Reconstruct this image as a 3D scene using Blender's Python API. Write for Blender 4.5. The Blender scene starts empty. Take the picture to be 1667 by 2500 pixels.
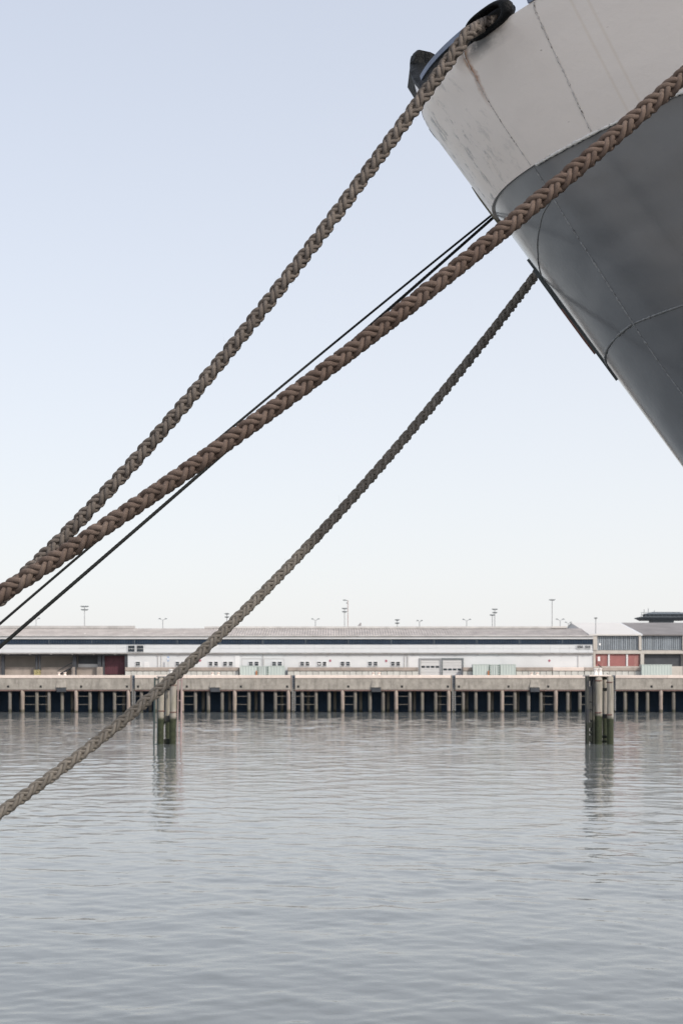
import bpy, math, random
import numpy as np
from mathutils import Vector
random.seed(7); rng = np.random.default_rng(7)
sc = bpy.context.scene
COL = sc.collection
R = math.radians

# ------------------------------------------------------------------ camera
EYE = 6.0                       # metres above the water
F, CX, YH = 3240.0, 833.5, 1670.0   # focal length, centre column and horizon row of the 1667 x 2500 photograph
cam = bpy.data.cameras.new('camera'); camo = bpy.data.objects.new('camera', cam); COL.objects.link(camo)
camo.location = (0, 0, EYE); camo.rotation_euler = (R(90), 0, 0)
cam.sensor_fit = 'HORIZONTAL'; cam.lens = 50; cam.sensor_width = 50*1667/F
cam.shift_y = (YH-1250)/1667
cam.clip_start = 0.05; cam.clip_end = 6000
cam.dof.use_dof = True; cam.dof.focus_distance = 8.6; cam.dof.aperture_fstop = 6.8
sc.camera = camo

# ------------------------------------------------------------------ light
SUN_EL, SUN_AZ = R(40), R(135)          # azimuth clockwise from +Y: from the right, a little behind the camera
w = bpy.data.worlds.new('World'); sc.world = w; w.use_nodes = True
nt = w.node_tree; nt.nodes.clear()
o = nt.nodes.new('ShaderNodeOutputWorld'); bg = nt.nodes.new('ShaderNodeBackground')
sky = nt.nodes.new('ShaderNodeTexSky'); sky.sky_type = 'NISHITA'; sky.sun_disc = False
sky.sun_elevation = SUN_EL; sky.sun_rotation = SUN_AZ
sky.air_density = 1.0; sky.dust_density = 3.0; sky.ozone_density = 1.0; sky.altitude = 0
mixw = nt.nodes.new('ShaderNodeMix'); mixw.data_type = 'RGBA'; mixw.inputs[7].default_value = (5.46, 5.42, 5.46, 1)     # thin haze veiling the blue, thicker towards the horizon
geo_ = nt.nodes.new('ShaderNodeTexCoord'); sep_ = nt.nodes.new('ShaderNodeSeparateXYZ'); hz_ = nt.nodes.new('ShaderNodeMapRange')
hz_.interpolation_type = 'SMOOTHSTEP'; hz_.inputs[1].default_value = 0.0; hz_.inputs[2].default_value = 0.62
hz_.inputs[3].default_value = 0.82; hz_.inputs[4].default_value = 0.54
nt.links.new(geo_.outputs['Generated'], sep_.inputs[0]); nt.links.new(sep_.outputs[2], hz_.inputs[0]); nt.links.new(hz_.outputs[0], mixw.inputs[0])
hs = nt.nodes.new('ShaderNodeHueSaturation'); hs.inputs['Saturation'].default_value = 1.4
nt.links.new(sky.outputs[0], hs.inputs['Color']); nt.links.new(hs.outputs[0], mixw.inputs[6]); nt.links.new(mixw.outputs[2], bg.inputs[0])
bg.inputs[1].default_value = 0.15
nt.links.new(bg.outputs[0], o.inputs[0])
sl = bpy.data.lights.new('sun', 'SUN'); slo = bpy.data.objects.new('sun', sl); COL.objects.link(slo)
sl.energy = 2.4; sl.angle = R(3); sl.color = (1.0, 0.94, 0.86)
sd = Vector((math.sin(SUN_AZ)*math.cos(SUN_EL), math.cos(SUN_AZ)*math.cos(SUN_EL), math.sin(SUN_EL)))
slo.rotation_euler = (-sd).to_track_quat('-Z', 'Y').to_euler()
sc.view_settings.view_transform = 'Standard'; sc.view_settings.look = 'None'
sc.view_settings.exposure = 0.27; sc.view_settings.gamma = 1.0
sc.render.engine = 'CYCLES'
sc.cycles.use_denoising = True
sc.cycles.max_bounces = 8

# ------------------------------------------------------------------ helpers
def X(px, Y): return (px-CX)*Y/F
def Z(py, Y): return EYE+(YH-py)*Y/F
def at(px, py, Y): return Vector((X(px, Y), Y, Z(py, Y)))
def lin(r, g, b):
    f = lambda c: (c/255/12.92) if c/255 <= .04045 else ((c/255+.055)/1.055)**2.4
    return (f(r), f(g), f(b))

def wloc(o):
    v = Vector((0, 0, 0))
    while o is not None: v += o.location; o = o.parent
    return v

class MB:
    def __init__(s): s.v = []; s.f = []; s.uv = None
    def add(s, vs, fs):
        n = len(s.v); s.v += [tuple(p) for p in vs]; s.f += [tuple(i+n for i in q) for q in fs]; return s
    def box(s, x0, x1, y0, y1, z0, z1):
        return s.add([(x0,y0,z0),(x1,y0,z0),(x1,y1,z0),(x0,y1,z0),(x0,y0,z1),(x1,y0,z1),(x1,y1,z1),(x0,y1,z1)],
                     [(0,3,2,1),(4,5,6,7),(0,1,5,4),(1,2,6,5),(2,3,7,6),(3,0,4,7)])
    def bbox(s, x0, x1, y0, y1, z0, z1, b):      # box with its vertical front edges and front rim chamfered
        b = min(b, (x1-x0)/3, (z1-z0)/3)
        return s.add([(x0,y1,z0),(x1,y1,z0),(x1,y1,z1),(x0,y1,z1),
                      (x0,y0+b,z0),(x1,y0+b,z0),(x1,y0+b,z1),(x0,y0+b,z1),
                      (x0+b,y0,z0+b),(x1-b,y0,z0+b),(x1-b,y0,z1-b),(x0+b,y0,z1-b)],
                     [(0,3,2,1),(0,1,5,4),(1,2,6,5),(2,3,7,6),(3,0,4,7),(4,5,9,8),(5,6,10,9),(6,7,11,10),(7,4,8,11),(8,9,10,11)])
    def bar(s, a, b, r, n=8, r2=None):
        a = Vector(a); b = Vector(b); d = (b-a).normalized(); r2 = r if r2 is None else r2
        u = d.orthogonal().normalized(); w_ = d.cross(u); vs = []
        for c, rr in ((a, r), (b, r2)):
            for i in range(n):
                t = 2*math.pi*i/n; vs.append(c+u*(rr*math.cos(t))+w_*(rr*math.sin(t)))
        fs = [(i, (i+1)%n, n+(i+1)%n, n+i) for i in range(n)]+[tuple(range(n-1,-1,-1)), tuple(range(n, 2*n))]
        return s.add(vs, fs)
    def lathe(s, c, prof, n=16):
        vs = []; fs = []
        for r, z in prof:
            for i in range(n):
                t = 2*math.pi*i/n; vs.append((c[0]+r*math.cos(t), c[1]+r*math.sin(t), c[2]+z))
        for j in range(len(prof)-1):
            for i in range(n): fs.append((j*n+i, j*n+(i+1)%n, (j+1)*n+(i+1)%n, (j+1)*n+i))
        fs.append(tuple(range(n-1,-1,-1))); fs.append(tuple(range((len(prof)-1)*n, len(prof)*n)))
        return s.add(vs, fs)
    def tube(s, pts, rad, n=6):
        pts = [Vector(p) for p in pts]; vs = []; fs = []; u = None
        for i, p in enumerate(pts):
            t = (pts[min(i+1, len(pts)-1)]-pts[max(i-1, 0)]).normalized()
            u = (t.orthogonal() if u is None else u-t*u.dot(t)).normalized(); b = t.cross(u)
            r = rad[i] if hasattr(rad, '__len__') else rad
            for k in range(n):
                a = 2*math.pi*k/n; vs.append(p+u*(r*math.cos(a))+b*(r*math.sin(a)))
        for i in range(len(pts)-1):
            for k in range(n): fs.append((i*n+k, i*n+(k+1)%n, (i+1)*n+(k+1)%n, (i+1)*n+k))
        fs.append(tuple(range(n-1,-1,-1))); fs.append(tuple(range((len(pts)-1)*n, len(pts)*n)))
        return s.add(vs, fs)
    def mesh(s, name, m, off=Vector((0,0,0)), smooth=False):
        me = bpy.data.meshes.new(name)
        me.from_pydata([(p[0]-off.x, p[1]-off.y, p[2]-off.z) for p in s.v], [], s.f)
        me.materials.append(m); me.validate()
        if smooth:
            me.polygons.foreach_set('use_smooth', [True]*len(me.polygons))
        me.update(); return me
    def build(s, name, m, parent=None, smooth=False, loc=None):
        off = wloc(parent) if parent else Vector(loc) if loc is not None else Vector((0,0,0))
        o = bpy.data.objects.new(name, s.mesh(name, m, off, smooth)); COL.objects.link(o)
        if parent: o.parent = parent
        elif loc is not None: o.location = loc
        return o

def inst(me, name, loc, parent):                    # one more piece sharing mesh data; loc in world
    o = bpy.data.objects.new(name, me); COL.objects.link(o); o.parent = parent
    o.location = Vector(loc)-wloc(parent); return o
def tag(o, label=None, cat=None, group=None, kind=None):
    if label: o['label'] = label
    if cat: o['category'] = cat
    if group: o['group'] = group
    if kind: o['kind'] = kind
    return o
def empty(name, loc, label=None, cat=None, group=None):
    o = bpy.data.objects.new(name, None); COL.objects.link(o); o.location = loc
    o.empty_display_size = .3
    return tag(o, label, cat, group)

# ------------------------------------------------------------------ materials
class NT:
    def __init__(s, name):
        s.m = bpy.data.materials.new(name); s.m.use_nodes = True; s.t = s.m.node_tree
        s.b = s.t.nodes['Principled BSDF']; s.tc = s.t.nodes.new('ShaderNodeTexCoord')
    def n(s, typ, **kw):
        x = s.t.nodes.new('ShaderNode'+typ)
        for k, v in kw.items(): setattr(x, k, v)
        return x
    def l(s, a, b): s.t.links.new(a, b)
    def val(s, x, sock):
        if hasattr(x, 'is_output'): s.l(x, sock)
        else: sock.default_value = x
    def math(s, op, a, b=0.0, c=0.0, clamp=False):
        x = s.n('Math', operation=op, use_clamp=clamp)
        for v, k in ((a, 0), (b, 1), (c, 2)): s.val(v, x.inputs[k])
        return x.outputs[0]
    def noise(s, scale, detail=4, rough=.6, vec=None, dist=0.0):
        x = s.n('TexNoise'); x.inputs['Scale'].default_value = scale; x.inputs['Detail'].default_value = detail
        x.inputs['Roughness'].default_value = rough; x.inputs['Distortion'].default_value = dist
        s.l(vec if vec is not None else s.tc.outputs['Object'], x.inputs['Vector']); return x.outputs[0]
    def mapv(s, scale=(1,1,1), src=None, rot=(0,0,0)):
        x = s.n('Mapping'); x.inputs['Scale'].default_value = scale; x.inputs['Rotation'].default_value = rot
        s.l(src if src is not None else s.tc.outputs['Object'], x.inputs['Vector']); return x.outputs[0]
    def ramp(s, fac, a, b):                          # linear remap a..b -> 0..1, clamped
        x = s.n('MapRange'); s.val(fac, x.inputs[0]); x.inputs[1].default_value = a; x.inputs[2].default_value = b
        return x.outputs[0]
    def mix(s, fac, a, b, mode='MIX'):
        x = s.n('Mix', data_type='RGBA', blend_type=mode)
        s.val(fac, x.inputs[0])
        for v, k in ((a, 6), (b, 7)):
            if isinstance(v, tuple) and len(v) == 3: v = (*v, 1)
            s.val(v, x.inputs[k])
        return x.outputs[2]
    def bump(s, h, dist, strength=1.0, prev=None):
        x = s.n('Bump'); x.inputs['Distance'].default_value = dist; x.inputs['Strength'].default_value = strength
        s.l(h, x.inputs['Height'])
        if prev is not None: s.l(prev, x.inputs['Normal'])
        return x.outputs[0]
    def col(s, c): s.val((*c, 1) if isinstance(c, tuple) else c, s.b.inputs['Base Color'])
    def set(s, **kw):
        for k, v in kw.items(): s.val(v, s.b.inputs[k.replace('_', ' ')])
    def xyz(s, src=None):
        x = s.n('SeparateXYZ'); s.l(src if src is not None else s.tc.outputs['Object'], x.inputs[0]); return x.outputs

def pmat(name, c, rough=.7, var=.15, scale=2.0, bump=0.0, bscale=20., metal=0.0, rnd=.08, stain=None, stretch=(1,1,1), spec=.5):
    k = NT(name); v = k.mapv(stretch)
    f = k.noise(scale, 5, .65, v)
    f = k.ramp(f, .3, .7)
    base = k.mix(f, tuple(x*(1-var) for x in c), tuple(min(1, x*(1+var)) for x in c))
    oi = k.n('ObjectInfo')
    if rnd:
        g = k.math('MULTIPLY_ADD', oi.outputs['Random'], 2*rnd, 1-rnd)
        vm = k.n('VectorMath', operation='SCALE'); k.l(base, vm.inputs[0]); k.l(g, vm.inputs['Scale']); base = vm.outputs[0]
    if stain:
        sc_, col, lo, hi, st = stain
        h = k.noise(sc_, 6, .7, k.mapv(st)); base = k.mix(k.ramp(h, lo, hi), base, col)
    k.col(base); k.set(Roughness=rough, Metallic=metal); k.b.inputs['Specular IOR Level'].default_value = spec
    if bump: k.l(k.bump(k.noise(bscale, 4, .6, v), bump), k.b.inputs['Normal'])
    return k.m

M = {}
M['white_wall'] = pmat('white_cladding', (.645,.67,.69), .55, .05, .15, rnd=.02, stain=(.5, (.52,.52,.50), .6, .85, (1,1,.15)))
M['white_wall2'] = pmat('white_masonry', (.625,.645,.66), .8, .06, .2, rnd=.02, stain=(.6, (.48,.47,.45), .62, .9, (1,1,.2)))
M['fascia'] = pmat('fascia_white', (.62,.63,.64), .6, .08, .2, rnd=.02)
M['navy_glass'] = pmat('navy_glazing', (.018,.032,.056), .45, .3, .4, rnd=.0, spec=.15)
M['pane'] = pmat('window_pane', (.035,.045,.055), .3, .4, .6, rnd=.35, spec=.25)
M['frame_white'] = pmat('window_frame', (.72,.73,.74), .5, .04)
M['ledge'] = pmat('ledge_concrete', (.34,.33,.32), .85, .2, .6, stain=(1.2, (.17,.16,.15), .5, .75, (1,1,.5)))
M['roof'] = pmat('fibre_cement_roof', (.36,.335,.32), .9, .22, .35, rnd=0, stain=(1.1, (.72,.71,.69), .60, .74, (1,.5,1)))
M['ridge'] = pmat('ridge_vent', (.48,.47,.46), .85, .2, .5)
M['white_roof'] = pmat('white_metal_roof', (.60,.585,.56), .5, .05, .1)
M['grey_roof'] = pmat('grey_roof', (.20,.19,.19), .85, .2, .2)
M['beige'] = pmat('beige_concrete', (.52,.49,.45), .85, .12, .4, stain=(.9, (.33,.30,.27), .55, .8, (1,1,.3)))
M['slate_win'] = pmat('slate_sheeting', (.24,.27,.30), .5, .15, .5, rnd=.16)
M['red_panel'] = pmat('faded_red_panel', (.31,.125,.12), .7, .12, .3, rnd=.12, stain=(.6, (.42,.25,.22), .55, .8, (1,1,.3)))
M['maroon'] = pmat('maroon_shutter', (.105,.035,.047), .6, .12, .3)
M['bay_grey'] = pmat('bay_wall', (.40,.37,.34), .85, .12, .3)
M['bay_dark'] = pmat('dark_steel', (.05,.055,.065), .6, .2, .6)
M['shutter_grey'] = pmat('shutter_grey', (.60,.60,.60), .6, .06, .2, rnd=.05)
M['brown_band'] = pmat('platform_edge', (.36,.31,.275), .9, .15, .5, stain=(.8, (.22,.20,.18), .5, .8, (1,1,.3)))
M['block'] = pmat('white_block', (.55,.55,.52), .85, .10, .5, rnd=.1, stain=(1.2, (.36,.35,.32), .55, .85, (1,1,.4)))
M['container'] = pmat('pale_green_container', (.48,.545,.52), .6, .07, .2, rnd=.06, stain=(1.0, (.42,.40,.34), .68, .85, (1,1,.25)))
M['dark_green'] = pmat('dark_green_paint', (.06,.14,.10), .6, .1)
M['orange'] = pmat('orange_rust', (.50,.20,.09), .8, .15)
M['galv'] = pmat('galvanised_steel', (.36,.37,.38), .5, .1, metal=.2)
M['lamp_dark'] = pmat('lamp_housing', (.16,.18,.19), .5, .1)
M['pink_pole'] = pmat('weathered_pole', (.46,.37,.35), .6, .1)
M['yellow'] = pmat('pale_yellow', (.48,.42,.20), .7, .2)
M['slate'] = pmat('slate_blue_steel', (.11,.13,.15), .6, .2)
M['sign_red'] = pmat('red_sign', (.32,.08,.12), .5, .05)
M['sign_blue'] = pmat('blue_sign', (.12,.26,.50), .5, .05)
M['sign_white'] = pmat('sign_white', (.78,.79,.80), .5, .03)
M['hole_shade'] = pmat('painted_hole_shade', (.012,.013,.015), .9, .2)  # flat black that paints in the shade inside holes
M['bird'] = pmat('dark_plumage', (.018,.017,.02), .7, .2)
M['ground'] = pmat('dock_asphalt', (.16,.155,.15), .9, .15, .1)
M['white_post'] = pmat('white_post_paint', (.74,.73,.71), .6, .06, 2, stain=(4, (.40,.33,.28), .62, .85, (1,1,.4)))
M['dark_void'] = pmat('undercroft_haze_navy', (.030,.055,.095), .9, .3, .3)  # distant blue haze over the shaded undercroft, put into the wall colour

def concrete(name, c, tide=None, rust=None):
    k = NT(name); p = k.xyz()
    n1 = k.ramp(k.noise(.5, 8, .8), .34, .66)
    b = k.mix(n1, tuple(x*.66 for x in c), tuple(x*1.22 for x in c))
    st = k.ramp(k.noise(1.0, 6, .75, k.mapv((1, 1, .22))), .48, .66)       # run-down streaks
    b = k.mix(k.math('MULTIPLY', st, .65), b, tuple(x*.45 for x in c))
    st2 = k.ramp(k.noise(.8, 5, .7, k.mapv((1.3, 1, .5))), .58, .72)
    b = k.mix(k.math('MULTIPLY', st2, .5), b, tuple(min(1, x*1.5) for x in c))
    k.col(b); k.set(Roughness=.9)
    k.l(k.bump(k.noise(6, 5, .65), .03), k.b.inputs['Normal']); return k.m
M['quay_concrete'] = concrete('quay_concrete', (.365,.34,.305))
M['coping'] = pmat('coping_concrete', (.74,.64,.58), .85, .1, .4, stain=(.7, (.42,.38,.34), .58, .8, (1,1,1)))
M['brick_edge'] = pmat('red_brown_edge', (.17,.11,.10), .9, .3, .6)

def pile_mat(name, c, algae, zline, soft, grain=9.):
    k = NT(name); g = k.n('NewGeometry'); p = k.xyz(g.outputs['Position'])
    oi = k.n('ObjectInfo'); jit = k.math('MULTIPLY_ADD', oi.outputs['Random'], .35, -.17)
    gr = k.ramp(k.noise(grain, 4, .6, k.mapv((1, 1, .06), g.outputs['Position'])), .3, .7)
    b = k.mix(gr, tuple(x*.62 for x in c), tuple(min(1, x*1.25) for x in c))
    big = k.ramp(k.noise(1.1, 4, .7, k.mapv((1, 1, .3), g.outputs['Position'])), .45, .75)
    b = k.mix(k.math('MULTIPLY', big, .55), b, (.20,.19,.12))
    nz = k.math('MULTIPLY_ADD', k.noise(3.0, 5, .7, g.outputs['Position']), soft*1.6, k.math('ADD', p[2], jit))
    al = k.ramp(nz, zline+soft*1.3, zline+soft*.3)
    gc = k.mix(k.ramp(k.noise(5, 4, .7, g.outputs['Position']), .35, .7), tuple(x*.6 for x in algae), tuple(x*1.6 for x in algae))
    k.col(k.mix(al, b, gc)); k.set(Roughness=.85)
    k.l(k.bump(k.noise(grain*2, 4, .6, k.mapv((1, 1, .08), g.outputs['Position'])), .02), k.b.inputs['Normal'])
    return k.m
M['timber_pile'] = pile_mat('weathered_timber', (.33,.305,.27), (.030,.038,.018), 2.75, .35)
M['quay_pile'] = pile_mat('quay_pile', (.165,.152,.14), (.06,.06,.045), .5, .4, 4.)
M['quay_pile_light'] = pile_mat('light_fender_pile', (.33,.27,.24), (.10,.09,.07), .5, .4, 4.)
M['steel_dark'] = pile_mat('tarred_steel', (.030,.033,.042), (.018,.022,.016), 2.2, .4, 6.)
M['ladder_green'] = pmat('dark_green_steel', (.035,.06,.06), .6, .3, 2)
M['ladder_pink'] = pmat('pinkish_steel', (.33,.25,.24), .7, .2, 2)

# ship paint: UV = (q, z) hull coordinates in metres-like units
HB = 4.34                                             # height of the bulwark top above eye level
def hull_paint(name, c, rough, white):
    k = NT(name); uv = k.tc.outputs['UV']; p = k.xyz(uv)
    q, z = p[0], p[1]
    n1 = k.ramp(k.noise(1.4, 5, .6, uv), .3, .7)
    b = k.mix(n1, tuple(x*.93 for x in c), tuple(x*1.06 for x in c))
    if white:
        # scuffs and flaking patches, long with the rake, mostly around the nose
        sv = k.mapv((16, 4.5, 1), uv)
        sc1 = k.ramp(k.noise(1.0, 9, .78, sv), .53, .61)
        near = k.ramp(q, .85, .35)
        b = k.mix(k.math('MULTIPLY', k.math('MULTIPLY', sc1, near), .9), b, (.22,.23,.24))
        warm = k.ramp(k.noise(1.8, 4, .6, k.mapv((3, 1.2, 1), uv)), .45, .7)
        b = k.mix(k.math('MULTIPLY', k.math('MULTIPLY', warm, k.ramp(q, .85, .5)), .35), b, (.78,.70,.60))
        # small specks
        sp = k.ramp(k.noise(22, 2, .5, k.mapv((1, .8, 1), uv)), .76, .80)
        b = k.mix(k.math('MULTIPLY', sp, .6), b, (.16,.13,.11))
        # rust run from the top of the forward seam
        wob = k.math('MULTIPLY', k.math('SUBTRACT', k.noise(9, 3, .6, uv), .5), .05)
        qs = k.math('MULTIPLY_ADD', z, .150, .206)   # the seam's own line
        dq = k.math('ABSOLUTE', k.math('ADD', k.math('SUBTRACT', q, qs), wob))
        ru = k.math('MULTIPLY', k.ramp(dq, .020, .004), k.ramp(z, 3.92, 4.22))
        ru = k.math('MULTIPLY', ru, k.ramp(k.noise(7, 4, .7, k.mapv((2, 1, 1), uv)), .20, .50))
        b = k.mix(ru, b, (.26,.10,.030))
        dr = k.math('MULTIPLY', k.ramp(dq, .085, .01), k.ramp(z, 4.18, 4.33)); b = k.mix(k.math('MULTIPLY', dr, .5), b, (.42,.26,.13))
        # faint tan runs further aft
        for q0 in (1.245, 1.285):
            d2 = k.math('ABSOLUTE', k.math('SUBTRACT', k.math('SUBTRACT', q, q0), k.math('MULTIPLY', k.math('SUBTRACT', z, 4.0), .10)))
            b = k.mix(k.math('MULTIPLY', k.ramp(d2, .006, .001), .2), b, (.50,.40,.28))
        # soot round the mooring chock
        so = k.math('MULTIPLY', k.ramp(k.math('ABSOLUTE', k.math('SUBTRACT', q, .93)), .16, .03), k.ramp(z, 4.215, 4.30))
        so = k.math('MULTIPLY', so, k.ramp(k.noise(10, 4, .7, uv), .25, .55))
        b = k.mix(so, b, (.035,.032,.030))
    else:
        sv = k.mapv((5, 1.2, 1), uv)
        cl = k.ramp(k.noise(1.0, 5, .65, sv), .35, .75)
        b = k.mix(k.math('MULTIPLY', cl, .45), b, tuple(x*1.45 for x in c))
        wm = k.ramp(k.noise(1.3, 3, .6, uv), .52, .72); b = k.mix(k.math('MULTIPLY', wm, .5), b, (c[0]*1.05, c[1]*.92, c[2]*.8))
        sp = k.ramp(k.noise(20, 2, .5, uv), .77, .81); b = k.mix(k.math('MULTIPLY', sp, .6), b, (.02,.022,.022))
        so = k.ramp(k.noise(30, 3, .6, k.mapv((2.2, .7, 1), uv)), .72, .78); b = k.mix(k.math('MULTIPLY', so, .35), b, (.30,.31,.32))
    k.col(b); k.b.inputs['Coat Weight'].default_value = .3 if white else .85; k.b.inputs['Coat Roughness'].default_value = .2 if white else .14
    rr = k.math('MULTIPLY_ADD', k.noise(2.5, 4, .6, uv), .22, rough-.11); k.set(Roughness=rr)
    dent = k.noise(1.15 if white else 1.7, 2, .5, uv); fine = k.noise(26, 5, .65, k.mapv((1.6, .7, 1), uv))
    nn = k.bump(dent, .055 if not white else .03); nn = k.bump(fine, .0025 if white else .0012, 1.0, nn)
    if white:
        fl = k.ramp(k.noise(1.0, 6, .7, k.mapv((16, 4.5, 1), uv)), .56, .62)
        nn = k.bump(k.math('MULTIPLY', fl, k.ramp(q, .8, .3)), .003, 1.0, nn)
    k.l(nn, k.b.inputs['Normal']); return k.m
M['hull_white'] = hull_paint('white_hull_paint', (.72,.672,.635), .42, True)
M['hull_grey'] = hull_paint('grey_hull_paint', (.098,.106,.116), .33, False)
M['weld_white'] = pmat('weld_white', (.50,.48,.46), .6, .25, 30, bump=.004, bscale=90, stain=(60, (.10,.085,.07), .54, .60, (1,1,1)))
M['weld_grey'] = pmat('weld_grey', (.20,.21,.215), .5, .35, 40, bump=.004, bscale=90, stain=(45, (.04,.04,.042), .55, .65, (1,1,1)))
M['lip_white'] = pmat('lip_white', (.66,.66,.64), .5, .2, 25, bump=.006, bscale=60, stain=(30, (.10,.10,.10), .62, .70, (1,1,1)))
M['tar_black'] = pmat('thick_black_paint', (.006,.007,.008), .5, .4, 12, bump=.02, bscale=22, stain=(9, (.10,.045,.02), .72, .80, (1,1,1)), spec=.12)
M['rail_blue'] = pmat('blue_grey_rail', (.16,.20,.29), .5, .2, 8, stain=(9, (.20,.12,.09), .66, .76, (1,1,1)))
M['strip_dark'] = pmat('dark_stem_strip', (.035,.045,.045), .5, .4, 14, bump=.006, bscale=40)
M['strip_rust'] = pmat('rusty_strip', (.16,.09,.075), .8, .3, 14)
M['strip_olive'] = pmat('olive_edge', (.13,.125,.09), .7, .4, 20)

def rope_mat(name, c1, c2, seed):
    k = NT(name); uv = k.tc.outputs['UV']; ob = k.tc.outputs['Object']
    big = k.ramp(k.noise(1.3, 3, .6, ob), .35, .7)
    b = k.mix(big, c1, c2)
    pt = k.ramp(k.noise(4.5, 4, .7, ob), .35, .68); b = k.mix(k.math('MULTIPLY', pt, .75), b, tuple(x*.62 for x in c1))
    oi = k.n('ObjectInfo'); vm = k.n('VectorMath', operation='SCALE'); k.l(b, vm.inputs[0]); k.l(k.math('MULTIPLY_ADD', oi.outputs['Random'], .3, .9), vm.inputs['Scale']); b = vm.outputs[0]
    md = k.ramp(k.noise(38, 4, .6, ob), .3, .75); b = k.mix(k.math('MULTIPLY', md, .5), b, tuple(x*.5 for x in c1))
    # yarns: helical lines along the strand, u = length, v = round the strand
    p = k.xyz(uv)
    ph = k.math('ADD', k.math('MULTIPLY', p[1], 2*math.pi*15), k.math('MULTIPLY', p[0], 260.))
    ph = k.math('ADD', ph, k.math('MULTIPLY', k.noise(60, 3, .6, ob), 9.))
    yarn = k.math('MULTIPLY_ADD', k.math('SINE', ph), .5, .5)
    b = k.mix(k.math('MULTIPLY', k.math('SUBTRACT', 1.0, yarn), .16), b, tuple(x*.42 for x in c1))
    hi = k.ramp(k.noise(150, 2, .5, ob), .62, .75); b = k.mix(k.math('MULTIPLY', hi, .4), b, tuple(min(1, x*1.7) for x in c2))
    k.col(b); k.set(Roughness=.92); k.b.inputs['Specular IOR Level'].default_value = .2
    h = k.math('ADD', yarn, k.math('MULTIPLY', k.noise(220, 2, .5, ob), .6))
    k.l(k.bump(h, .0009), k.b.inputs['Normal']); return k.m
M['rope_a'] = rope_mat('weathered_hemp', (.168,.145,.129), (.212,.185,.164), 1)
M['rope_b'] = rope_mat('brown_hemp', (.162,.117,.097), (.188,.150,.127), 2)
M['rope_c'] = rope_mat('grey_hemp', (.205,.187,.164), (.250,.230,.204), 3)
M['wire'] = pmat('dark_wire', (.010,.012,.012), .6, .4, 30, spec=.2)

def water_mat():
    k = NT('river_water'); k.col((.148,.162,.163)); pz = k.xyz(); k.set(Roughness=k.math('MULTIPLY_ADD', k.ramp(pz[1], 60., 260.), .04, .02)); k.b.inputs['IOR'].default_value = 1.37
    k.b.inputs['Specular IOR Level'].default_value = .5
    ob = k.tc.outputs['Object']
    a = k.noise(2.1, 3, .6, k.mapv((.9, 1.15, 1), ob, (0,0,R(7)))); b = k.noise(5.0, 3, .6, k.mapv((.7, 1.3, 1), ob, (0,0,R(-11))))
    c = k.noise(.42, 3, .55, k.mapv((.8, 1.3, 1), ob, (0,0,R(3))))
    nn = k.bump(c, .03); nn = k.bump(a, .009, 1.0, nn); nn = k.bump(b, .0018, 1.0, nn)
    k.l(nn, k.b.inputs['Normal']); return k.m
M['water'] = water_mat()

# ------------------------------------------------------------------ water and far ground
YQ = 278.0                       # far quay face
def make_water():
    ys = np.concatenate([np.linspace(-60, 9, 24), np.geomspace(9.2, 95, 540), np.arange(95.4, YQ+12, .34)])
    nc = 520; t = np.linspace(-1, 1, nc); V = []
    XX = np.empty((len(ys), nc+4)); 
    for i, y in enumerate(ys):
        hw = 9+.42*max(y, 5)
        XX[i, 2:-2] = t*hw; XX[i, 1] = -hw-60; XX[i, -2] = hw+60; XX[i, 0] = -2500; XX[i, -1] = 2500
    YY = np.repeat(ys[:, None], nc+4, 1); H = np.zeros_like(XX)
    dy = np.gradient(ys)[:, None]; dx = (2*(9+.42*np.maximum(ys, 5))/(nc-1))[:, None]
    n = 90; lam = np.geomspace(.28, 7.0, n)
    for L in lam:
        th = rng.normal(math.pi/2, .8); kx, ky = math.cos(th)*2*math.pi/L, math.sin(th)*2*math.pi/L
        amp = (.0086+.0035*math.exp(-((math.log(L/.6))/.6)**2))*L/(2*math.pi)*(1.0 if L < 1.5 else 1.5/L)**.75
        res = np.maximum(dy*abs(math.sin(th)), dx*abs(math.cos(th)))
        fade = np.clip((L/np.maximum(res, 1e-6)-2.2)/2.5, 0, 1)
        # wave groups: slow envelope
        g = .65+.5*np.sin(XX*rng.normal(0, .09)+YY*rng.normal(0, .09)+rng.uniform(0, 6.3))
        H += amp*fade*g*np.sin(XX*kx+YY*ky+rng.uniform(0, 6.3))
    gust = .85+.22*np.sin(XX*.06+YY*.045+1.3)*np.sin(YY*.11-XX*.03)+.18*np.sin(XX*.17-YY*.21+.4)*np.sin(YY*.05+2)
    H *= np.clip(gust, .5, 1.5)*(1.38+.7*np.clip((YY-110)/130, 0, 1))
    H[:, :2] = 0; H[:, -2:] = 0
    vs = np.stack([XX, YY, H], -1).reshape(-1, 3); nr, ncol = XX.shape
    idx = np.arange(nr*ncol).reshape(nr, ncol)
    fs = np.stack([idx[:-1, :-1], idx[:-1, 1:], idx[1:, 1:], idx[1:, :-1]], -1).reshape(-1, 4)
    me = bpy.data.meshes.new('water'); me.vertices.add(len(vs)); me.vertices.foreach_set('co', vs.ravel())
    me.loops.add(fs.size); me.loops.foreach_set('vertex_index', fs.ravel())
    me.polygons.add(len(fs)); me.polygons.foreach_set('loop_start', np.arange(0, fs.size, 4)); me.polygons.foreach_set('loop_total', np.full(len(fs), 4))
    me.polygons.foreach_set('use_smooth', np.ones(len(fs), bool)); me.update(); me.validate()
    me.materials.append(M['water']); ob = bpy.data.objects.new('water', me); COL.objects.link(ob)
    tag(ob, 'calm grey river water with small ripples', kind='structure')
make_water()
DECK = Z(1649, YQ)               # deck level of the far quay
g = MB().box(-2500, 2500, YQ+9, 3500, DECK-.4, DECK); tag(g.build('ground', M['ground']), 'flat dockland ground behind the far quay', kind='structure')

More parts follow.
